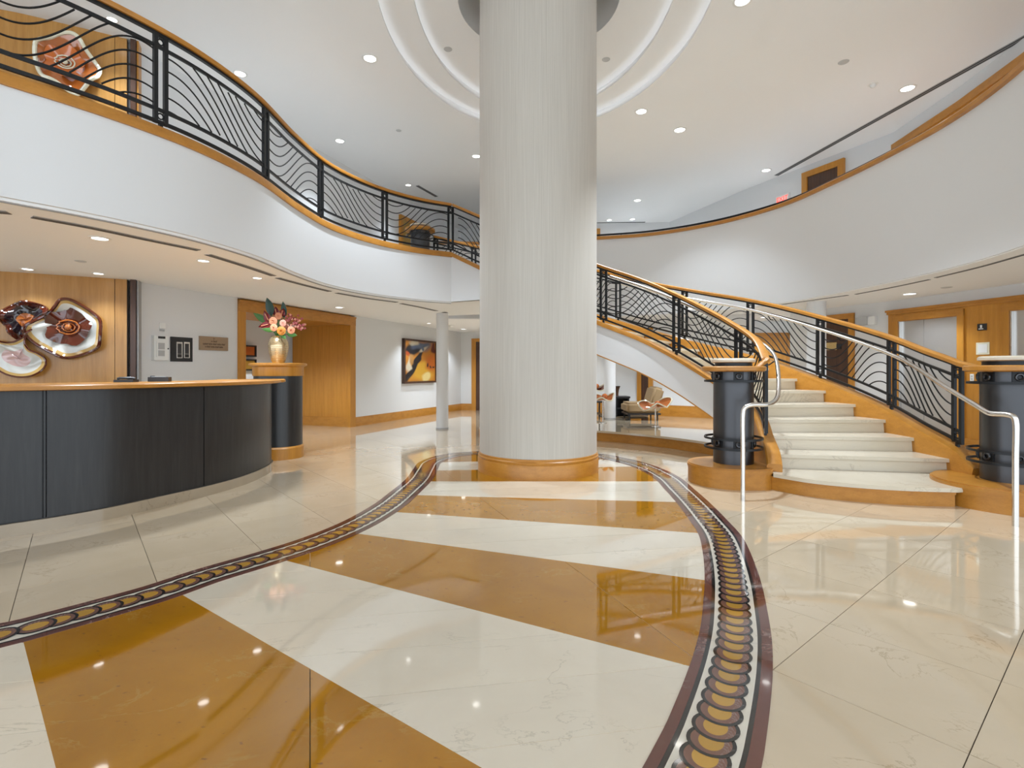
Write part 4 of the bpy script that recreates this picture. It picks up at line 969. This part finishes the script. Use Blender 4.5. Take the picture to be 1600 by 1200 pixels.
# wood door in the recess
dr = struct(bpy.data.objects.new('door_6', None)); C.objects.link(dr); dr.location = (6.1, 12.5, 0)
rx = Vector((3.4, -0.4, 0)).normalized(); rn = Vector((rx.y, -rx.x, 0)); rc = Vector((4.2, 12.75, 0))
def rbox(mb, s0, s1, z0, z1, d0, d1): return mb.obox(rc+rx*((s0+s1)/2)+rn*((d0+d1)/2)+Zv*((z0+z1)/2), rx, rn, Zv, (s1-s0)/2, (d1-d0)/2, (z1-z0)/2)
obj('leaf', rbox(MB(), 1.4, 2.38, 0, 2.03, 0, 0.03), M_wood, dr); obj('casing', rbox(MB(), 1.3, 1.4, 0, 2.12, 0, 0.05), M_woodh, dr); obj('casing', rbox(MB(), 2.38, 2.48, 0, 2.12, 0, 0.05), M_woodh, dr); obj('casing_head', rbox(MB(), 1.3, 2.48, 2.03, 2.12, 0, 0.05), M_woodh, dr)
# door at the far end of the left corridor
bd = (bk1-bk0).normalized(); bn = Vector((bd.y, -bd.x, 0))
dr = struct(bpy.data.objects.new('door_7', None)); C.objects.link(dr); dr.location = bk0+bd*0.4
def kbox(mb, s0, s1, z0, z1, d0, d1): return mb.obox(bk0+bd*((s0+s1)/2)+bn*((d0+d1)/2)+Zv*((z0+z1)/2), bd, bn, Zv, (s1-s0)/2, (d1-d0)/2, (z1-z0)/2)
obj('casing', kbox(MB(), 0.36, 0.50, 0, 2.2, 0, 0.05), M_wood, dr); obj('leaf', kbox(MB(), 0.50, 1.4, 0, 2.1, 0, 0.03), M_woodd, dr); obj('casing', kbox(MB(), 1.4, 1.5, 0, 2.2, 0, 0.05), M_wood, dr); obj('casing_head', kbox(MB(), 0.36, 1.5, 2.1, 2.2, 0, 0.051), M_wood, dr)
# doors on the upper floor behind the parapet
def upper_door(name, a, b2, ztop, label):
    a, b2 = Vector(a), Vector(b2); ux = (b2-a).normalized(); nn = Vector((-ux.y, ux.x, 0))
    if nn.dot(Vector((0, 6, 0))-a) < 0: nn = -nn
    W_ = (b2-a).length; t = struct(bpy.data.objects.new(name, None)); C.objects.link(t); t.location = a+Zv*Z_2F
    def q(s0, s1, z0, z1, d0, d1): return MB().obox(a+ux*((s0+s1)/2)+nn*((d0+d1)/2)+Zv*((z0+z1)/2), ux, nn, Zv, (s1-s0)/2, (d1-d0)/2, (z1-z0)/2)
    obj('leaf', q(0.12, W_-0.12, Z_2F, ztop-0.12, 0, 0.03), M_woodd, t); obj('casing', q(0, 0.12, Z_2F, ztop, 0, 0.06), M_wood, t); obj('casing', q(W_-0.12, W_, Z_2F, ztop, 0, 0.06), M_wood, t); obj('casing_head', q(0.12, W_-0.12, ztop-0.12, ztop, 0, 0.06), M_wood, t)
upper_door('door_8', (6.57, 10.28, 0), (6.20, 11.10, 0), 5.40, '')
uw = struct(bpy.data.objects.new('wall_elevator_upper', None)); C.objects.link(uw); uw.location = (6.9, 9.4, Z_2F)
ucv = Curve([Vector((6.95, 9.45, 0)), U[3], U[2], U[1], U[0]]); d_ = 0.0
while d_ < 4.6:
    obj('panel', MB().sweep(ucv.sub(d_+0.004, d_+0.9-0.004, 0.15), RECT(-0.05, -0.005, Z_2F, 5.18)), M_wood, uw); d_ += 0.9
obj('crown', MB().sweep(ucv.sub(0, 4.5, 0.15), RECT(-0.08, -0.005, 5.18, 5.30)), M_woodh, uw)
upper_door('door_10', (0.6, 15.55, 0), (2.6, 15.4, 0), 5.40, '')

# ================================================================ CEILING FITTINGS
def up_pt(x, y, z=Z_TOP): Y = F*(z-CAMZ)/(HOR-y); return Vector(((x-800)/F*Y, Y, z))
def downlight(x, y, z, r, label, power, group, on=True):
    p = up_pt(x, y, z)
    t = thing('downlight', label, 'ceiling light', p, group)
    obj('trim_ring', MB().lathe(p, [(r*0.72, -0.004), (r*0.76, -0.009), (r, -0.007), (r, 0.0)], 24), M_white, t)
    obj('lens', MB().lathe(p, [(0, -0.0045), (r*0.74, -0.0045)], 24), M_lens if on else M_grey, t)
    if on and power:
        ld = bpy.data.lights.new('downlight_lamp', 'SPOT'); ld.energy = power; ld.spot_size = math.radians(84 if z > 4 else 116); ld.spot_blend = 0.6; ld.shadow_soft_size = 0.08; ld.color = (0.80, 0.90, 1.0)
        lo = bpy.data.objects.new('downlight_lamp', ld); C.objects.link(lo); lo.parent = t; lo.location = (0, 0, -0.03)
ZR = Z_TOP-0.045
UP = [(578,91,ZR,0.11,'bright downlight in the oval ceiling ring left of the column'), (375,115,Z_TOP,0.10,'downlight just above the left balcony handrail, second panel'), (531,220,Z_TOP,0.10,'downlight between the left handrail and the oval recess'),
      (744,244,Z_TOP,0.10,'downlight half hidden by the left edge of the column'), (1002,174,ZR,0.11,'bright downlight in the oval ceiling ring right of the column'), (1062,203,Z_TOP,0.12,'downlight just outside the oval ring on the right'),
      (1160,1,ZR,0.11,'downlight at the top edge of the picture in the oval ring'), (1418,138,Z_TOP,0.12,'bright downlight beside the long ceiling slot on the upper right'), (1197,266,Z_TOP,0.11,'downlight at the lower end of the long ceiling slot'),
      (1434,193,Z_TOP,0.08,'small downlight between the long slot and the curved parapet'), (996,313,Z_TOP,0.11,'downlight over the parapet to the right of the column'), (952,343.5,Z_TOP,0.09,'tiny far downlight next to the column above the parapet, left of two'),
      (988,342.5,Z_TOP,0.09,'tiny far downlight above the parapet, right of two'), (638,289,Z_TOP,0.08,'tiny downlight above the left handrail near the column'), (175,30,Z_TOP,0.07,'downlight seen through the nearest balcony panel, top left')]
for x, y, z, r, lab in UP: downlight(x, y, z, r, lab, LAMP_W*{(744,244):0.3,(638,289):0.15,(375,115):0.35,(175,30):0.15,(531,220):0.25,(996,313):0.35,(952,343.5):0.25,(988,342.5):0.25,(1434,193):0.3,(1062,203):0.45,(578,91):0.85,(1002,174):1.2,(1160,1):1.5,(1197,266):0.5,(1418,138):0.6}.get((x, y), 1.0), 'upper ceiling downlights')
LO = [(156,372,0.085,'downlight in the lower ceiling above the reception desk, nearest the vent'), (154,427,0.07,'downlight directly above the glass flowers on the panel'), (43,420,0.07,'downlight at the far left above the glass flowers'), (318,407,0.07,'downlight above the alarm panel next to the ceiling vent'),
      (402,434,0.07,'downlight in front of the wood opening'), (530,480,0.09,'downlight right of the wood opening'), (670,505,0.06,'small downlight above the abstract painting'), (724,514,0.08,'small downlight right of the slim column'),
      (1421,459,0.11,'larger downlight in the ceiling in front of the elevators'), (1433,475,0.08,'smaller downlight close to the elevator frame')]
for x, y, r, lab in LO: downlight(x, y, Z_LOW, r, lab, LAMP_LOW*(0.35 if (x, y) in ((154,427),(43,420)) else 1.0), 'lower ceiling downlights')
# unseen downlights added as fill to brighten the back of the lower floor
for x, y, lab in ((0.6, 12.2, 'added fill downlight over the lounge, unseen behind the column'), (3.4, 10.0, 'added fill downlight under the stair over the lounge chair'), (-0.6, 13.2, 'added fill downlight at the end of the left corridor'), (5.6, 11.6, 'added fill downlight in the recess behind the stair'), (-4.55, 9.75, 'added fill downlight inside the wood lined passage')):
    p = Vector((x, y, Z_LOW if x > -4 else 2.199)); t = thing('downlight', lab, 'ceiling light', p, 'lower ceiling downlights')
    obj('trim_ring', MB().lathe(p, [(0.06, -0.004), (0.065, -0.009), (0.085, -0.007), (0.085, 0)], 24), M_white, t); obj('lens', MB().lathe(p, [(0, -0.0045), (0.062, -0.0045)], 24), M_lens, t)
    ld = bpy.data.lights.new('downlight_lamp', 'SPOT'); ld.energy = LAMP_LOW*1.6; ld.spot_size = math.radians(140); ld.spot_blend = 0.6; ld.shadow_soft_size = 0.08; ld.color = (0.80, 0.90, 1.0)
    lo = bpy.data.objects.new('downlight_lamp', ld); C.objects.link(lo); lo.parent = t; lo.location = (0, 0, -0.03)
M_disc = plain('disc_grey', (0.55, 0.55, 0.55), 0.6)
# ceiling discs, sprinklers and detectors
def ceil_disc(x, y, z, r, label, name='ceiling_speaker', cat='speaker', dome=False):
    p = up_pt(x, y, z); t = thing(name, label, cat, p, 'small ceiling fittings')
    obj('plate', MB().lathe(p, [(0, -0.006), (r*0.9, -0.006), (r, 0.0)], 24), M_disc if not dome else M_white, t)
    if dome: obj('dome', MB().lathe(p, [(r*0.6, -0.006), (r*0.55, -0.03), (r*0.3, -0.05), (0, -0.055)], 24), M_white, t)
    else: obj('grille', MB().lathe(p, [(r*0.7, -0.0065), (r*0.65, -0.009), (r*0.6, -0.0065)], 24), M_disc, t)
ceil_disc(700, 77, Z_TOP+0.24, 0.06, 'small grey ceiling disc left of the column inside the recess'); ceil_disc(947, 93, Z_TOP+0.24, 0.06, 'small grey ceiling disc right of the column inside the recess')
ceil_disc(1318, 97, Z_TOP, 0.07, 'grey ceiling disc above the white detector on the right'); ceil_disc(1364, 132, Z_TOP, 0.07, 'white ceiling detector beside the brightest right downlight', 'smoke_detector', 'smoke detector', True)
ceil_disc(623, 204, Z_TOP, 0.05, 'tiny grey ceiling disc right of the downlight over the balcony'); ceil_disc(126, 408, Z_LOW, 0.055, 'grey disc in the lower ceiling over the reception desk')
ceil_disc(1479, 449, Z_LOW, 0.07, 'grey disc in the ceiling before the elevators'); ceil_disc(1479, 465, Z_LOW, 0.07, 'white smoke detector in front of the elevators', 'smoke_detector', 'smoke detector', True)
ceil_disc(705, 508, Z_LOW, 0.10, 'white detector on the ceiling behind the slim column', 'smoke_detector', 'smoke detector', True)
# linear slot diffusers
def slot(pxs, z, label, wd=0.05, group='linear ceiling vents'):
    pts = [up_pt(x, y, z) for x, y in pxs]; pp = spline([(p.x, p.y) for p in pts], 6) if len(pts) > 2 else [Vector((p.x, p.y, 0)) for p in pts]
    t = thing('slot_vent', label, 'vent', (pts[0].x, pts[0].y, z), group)
    obj('frame', MB().sweep(pp, RECT(-wd*0.72, wd*0.72, z-0.006, z)), M_vent, t)
    for s in (-1, 1): obj('slot', MB().sweep(pp, RECT(s*wd*0.32-wd*0.2, s*wd*0.32+wd*0.2, z-0.0075, z-0.0055)), M_slot, t)
slot([(50,338.5),(140,355),(225,373),(310,390.5)], Z_LOW, 'long linear vent above the reception desk', 0.06)
slot([(325,397.5),(375,413),(427,430.5)], Z_LOW, 'linear vent in the lower ceiling, second from the left', 0.06)
slot([(434,434),(475,445),(515,455)], Z_LOW, 'linear vent in the lower ceiling, third from the left', 0.06)
slot([(526,457.5),(575,466),(620,472)], Z_LOW, 'linear vent in the lower ceiling, fourth from the left', 0.06)
slot([(627,474),(655,479.5),(682,485.5)], Z_LOW, 'short linear vent nearest the slim column', 0.06)
slot([(-10,330),(14,332)], Z_LOW, 'end of a linear vent at the left picture edge', 0.06)
slot([(1222,475.5),(1275,468),(1325,461)], Z_LOW, 'linear vent under the parapet just right of the handrails', 0.032)
slot([(1337,459.5),(1395,448.5),(1452,436.5)], Z_LOW, 'linear vent under the parapet above the dark door', 0.032)
slot([(1462,433.5),(1530,417),(1605,396)], Z_LOW, 'linear vent under the parapet at the right picture edge', 0.032)
slot([(496,-8),(530,63)], Z_TOP, 'short straight vent at the top of the picture beside the oval recess', 0.06)
slot([(1213,274),(1400,170),(1610,53)], Z_TOP, 'very long double slot vent across the upper right ceiling', 0.075)
slot([(652,290),(682,307)], Z_TOP, 'short vent above the stair head left of the column', 0.06)
slot([(1180,317),(1206,302)], Z_TOP, 'short vent low over the parapet', 0.06)
slot([(930,348),(1008,347)], Z_TOP, 'thin vent far back above the parapet beside the column', 0.05)
# dark hand rail behind the parapet cap and the red exit sign on the upper floor
pr = thing('parapet_rail', 'thin dark metal rail above the curved parapet cap', 'railing', tuple(right_curve.at(2))+()) 
rp2 = [p+Vector((0, 0, 4.235)) for p in off(right_curve.sub(1.2, right_curve.L, 0.12), 0.10)]
obj('rail', MB().tube(rp2, 0.02, 8), M_metal, pr)
for d in [1.5+1.35*i for i in range(int((right_curve.L-1.6)/1.35))]:
    p = right_curve.at(d); tn = right_curve.tan(d); p = p+Vector((-tn.y, tn.x, 0))*0.10
    obj('stanchion', MB().tube([p+Zv*4.168, p+Zv*4.235], 0.01, 6), M_metal, pr)
us = (U[6]-U[5]).normalized(); un = Vector((us.y, -us.x, 0)); un = un if un.x < 0 else -un; p = Vector((6.01, 11.53, 5.0))
t = thing('exit_sign', 'small red lit exit sign peeking over the curved parapet', 'exit sign', p-Zv*0.1)
obj('box', MB().obox(p+un*0.03, us, un, Zv, 0.16, 0.025, 0.09), M_white, t)
fc = bpy.data.curves.new('exit_text', 'FONT'); fc.body = 'EXIT'; fc.size = 0.14; fc.extrude = 0.002; fc.align_x = 'CENTER'; fc.align_y = 'CENTER'
fo = bpy.data.objects.new('exit_text', fc); C.objects.link(fo); bpy.context.view_layer.update()
me = bpy.data.meshes.new_from_object(fo.evaluated_get(bpy.context.evaluated_depsgraph_get())); bpy.data.objects.remove(fo)
me.materials.clear(); me.materials.append(M_exit)
fo = bpy.data.objects.new('lettering', me); C.objects.link(fo); fo.parent = t
xr = -us; R3 = Matrix((xr, Zv, xr.cross(Zv))).transposed(); fo.rotation_euler = R3.to_euler(); fo.location = un*0.058+Zv*0.1

# ================================================================ LOUNGE
ZL = 0.18
def lp(px, py, z=ZL): return PX(px, py, z)
ch = thing('lounge_chair', 'low tan lounge chair with dark legs on the platform under the stair', 'chair', (2.75, 11.0, ZL))
def rbx(mb, x0, x1, y0, y1, z0, z1, r=0.04):
    """box with chamfered edges"""
    b_ = bmesh.new(); bmesh.ops.create_cube(b_, size=1); 
    for v in b_.verts: v.co = Vector(((x0+x1)/2+v.co.x*(x1-x0), (y0+y1)/2+v.co.y*(y1-y0), (z0+z1)/2+v.co.z*(z1-z0)))
    bmesh.ops.bevel(b_, geom=list(b_.edges), offset=r, segments=3, affect='EDGES'); b_.verts.ensure_lookup_table(); b_.verts.index_update()
    mb.add([v.co for v in b_.verts], [[v.index for v in f.verts] for f in b_.faces], 0, True); b_.free(); return mb
obj('seat', rbx(MB(), 2.36, 3.06, 10.7, 11.35, 0.33, 0.55, 0.05), M_fabric, ch)
bkm = rbx(MB(), -0.11, 0.11, 10.72, 11.33, 0.0, 0.42, 0.05); ca, sa = math.cos(0.28), math.sin(0.28)
bkm.v = [(2.93+v[0]*ca+v[2]*sa, v[1], 0.46+v[2]*ca-v[0]*sa) for v in bkm.v]; obj('backrest', bkm, M_fabric, ch)
obj('frame', MB().box(2.38, 3.06, 10.72, 11.33, 0.30, 0.335), M_black, ch)
for x in (2.43, 3.0):
    for y in (10.76, 11.28): obj('leg', MB().tube([(x, y, ZL), (x, y, 0.31)], 0.016, 8), M_black, ch)
rug = tag(obj('area_rug', MB().box(2.0, 2.95, 11.36, 12.0, ZL, ZL+0.012), M_rug, loc=(2.5, 11.4, ZL)), 'dark brown rug under the lounge chair', 'rug')
tb = thing('side_table', 'black cube side table between the slim column and the lounge chair', 'table', (2.42, 11.75, ZL))
obj('top', MB().box(2.28, 2.62, 11.55, 11.95, 0.60, 0.64), M_black, tb)
for x in (2.30, 2.57):
    obj('side', MB().box(x, x+0.03, 11.56, 11.94, ZL, 0.60), M_black, tb)
obj('back', MB().box(2.33, 2.57, 11.90, 11.94, ZL, 0.60), M_black, tb); obj('shelf', MB().box(2.33, 2.57, 11.56, 11.9, 0.36, 0.38), M_black, tb)
vs_ = thing('dark_vase', 'slender dark vase on the black cube table', 'vase', (2.36, 11.72, 0.64))
obj('body', MB().lathe((2.36, 11.72, 0.64), [(0, 0), (0.035, 0), (0.03, 0.05), (0.045, 0.15), (0.07, 0.22), (0.05, 0.22)], 20), M_woodd, vs_); obj('lip', MB().lathe((2.36, 11.72, 0.64), [(0.07, 0.215), (0.075, 0.22), (0.07, 0.226)], 20), M_black, vs_)
lt_ = thing('low_table', 'low black frame table half hidden behind the beige column', 'table', (1.75, 11.5, ZL))
obj('top', MB().box(1.5, 1.98, 11.2, 11.7, 0.52, 0.55), M_black, lt_)
for x in (1.51, 1.94):
    for y in (11.21, 11.66): obj('leg', MB().box(x, x+0.03, y, y+0.03, ZL, 0.52), M_black, lt_)
obj('shelf', MB().box(1.54, 1.94, 11.24, 11.66, 0.26, 0.285), M_fabric, lt_)
# glass sculptures on chrome stands
def stand_flower(px, py, label, cy_px, R, m1, m2, m3, tilt=0.5, ph=0.0):
    b_ = lp(px, py); zc = CAMZ-(cy_px-HOR)/F*b_.y; c = Vector((b_.x, b_.y, zc))
    t = thing('glass_sculpture', label, 'glass art', b_, 'glass flowers on chrome stands')
    obj('base', MB().lathe(b_, [(0, 0), (0.075, 0), (0.075, 0.012), (0.02, 0.02), (0, 0.02)], 24), M_chrome, t)
    obj('stem', MB().tube([b_+Zv*0.018, c-Zv*0.02], 0.013, 10), M_chrome, t)
    ax_ = Vector((math.cos(0.3), 0, 0.12)).normalized(); ay_ = Vector((0, math.cos(tilt), math.sin(tilt))); nn = ax_.cross(ay_)
    n_ = 60
    def pt(i, f):
        an = 2*PI*i/n_; rr = R*f*(1+0.22*math.sin(2*an+1+ph)+0.12*math.sin(5*an)); return c+ax_*(rr*math.cos(an))+ay_*(rr*0.7*math.sin(an))+nn*(0.10*R*math.sin(3*an+ph)*f*f*2.2+0.3*R*f*f)
    for f0, f1, nm, mt in ((0.0, 0.35, 'heart', m1), (0.35, 0.97, 'dish', m2)):
        k = 6; v_ = [pt(i, f0+(f1-f0)*j/k) for j in range(k+1) for i in range(n_)]; fs = [(j*n_+i, j*n_+(i+1) % n_, (j+1)*n_+(i+1) % n_, (j+1)*n_+i) for j in range(k) for i in range(n_)]
        obj(nm, MB().add(v_, fs, 0, True), mt, t)
    obj('rim', MB().tube([pt(i, 1) for i in range(n_)], 0.013, 7, closed=True), m3, t)
    obj('bead', MB().sphere(c+nn*0.07+ax_*0.04, 0.06, 12, 8), M_glassorange, t)
stand_flower(1024, 666, 'orange glass flower on a chrome stand at the right of the lounge', 637, 0.25, M_glassorange, M_glassamber, M_glasscream, 0.3)
stand_flower(942, 661, 'amber glass flower on a chrome stand beside the beige column', 625, 0.19, M_glassbrown, M_glassamber, M_glasscream, 0.35, 1.0)
stand_flower(930, 648, 'dark red glass flower farther back, half hidden by the beige column', 608, 0.22, M_glassbrown, M_glassbrown, M_glasscream, 0.4, 2.0)
# dark door of the lounge wall
ldr = struct(bpy.data.objects.new('door_11', None)); C.objects.link(ldr); ldr.location = (3.3, 11.9, ZL)
la, lb = Lw[2], Lw[3]; lx = (lb-la).normalized(); ln = Vector((lx.y, -lx.x, 0))
lw = Curve([la, lb]); s0 = lw.ray(999.5); s1 = lw.ray(1017)
def lbox(mb, a, b2, z0, z1, d0, d1): return mb.obox(la+lx*((a+b2)/2)+ln*((d0+d1)/2)+Zv*((z0+z1)/2), lx, ln, Zv, (b2-a)/2, (d1-d0)/2, (z1-z0)/2)
obj('casing', lbox(MB(), s0-0.05, s0+0.05, ZL, 2.2, 0, 0.05), M_wood, ldr); obj('leaf', lbox(MB(), s0+0.05, s1-0.05, ZL, 2.1, 0, 0.03), M_woodd, ldr); obj('casing', lbox(MB(), s1-0.05, s1+0.05, ZL, 2.2, 0, 0.05), M_wood, ldr)
obj('casing_head', lbox(MB(), s0-0.05, s1+0.05, 2.1, 2.2, 0, 0.052), M_wood, ldr)
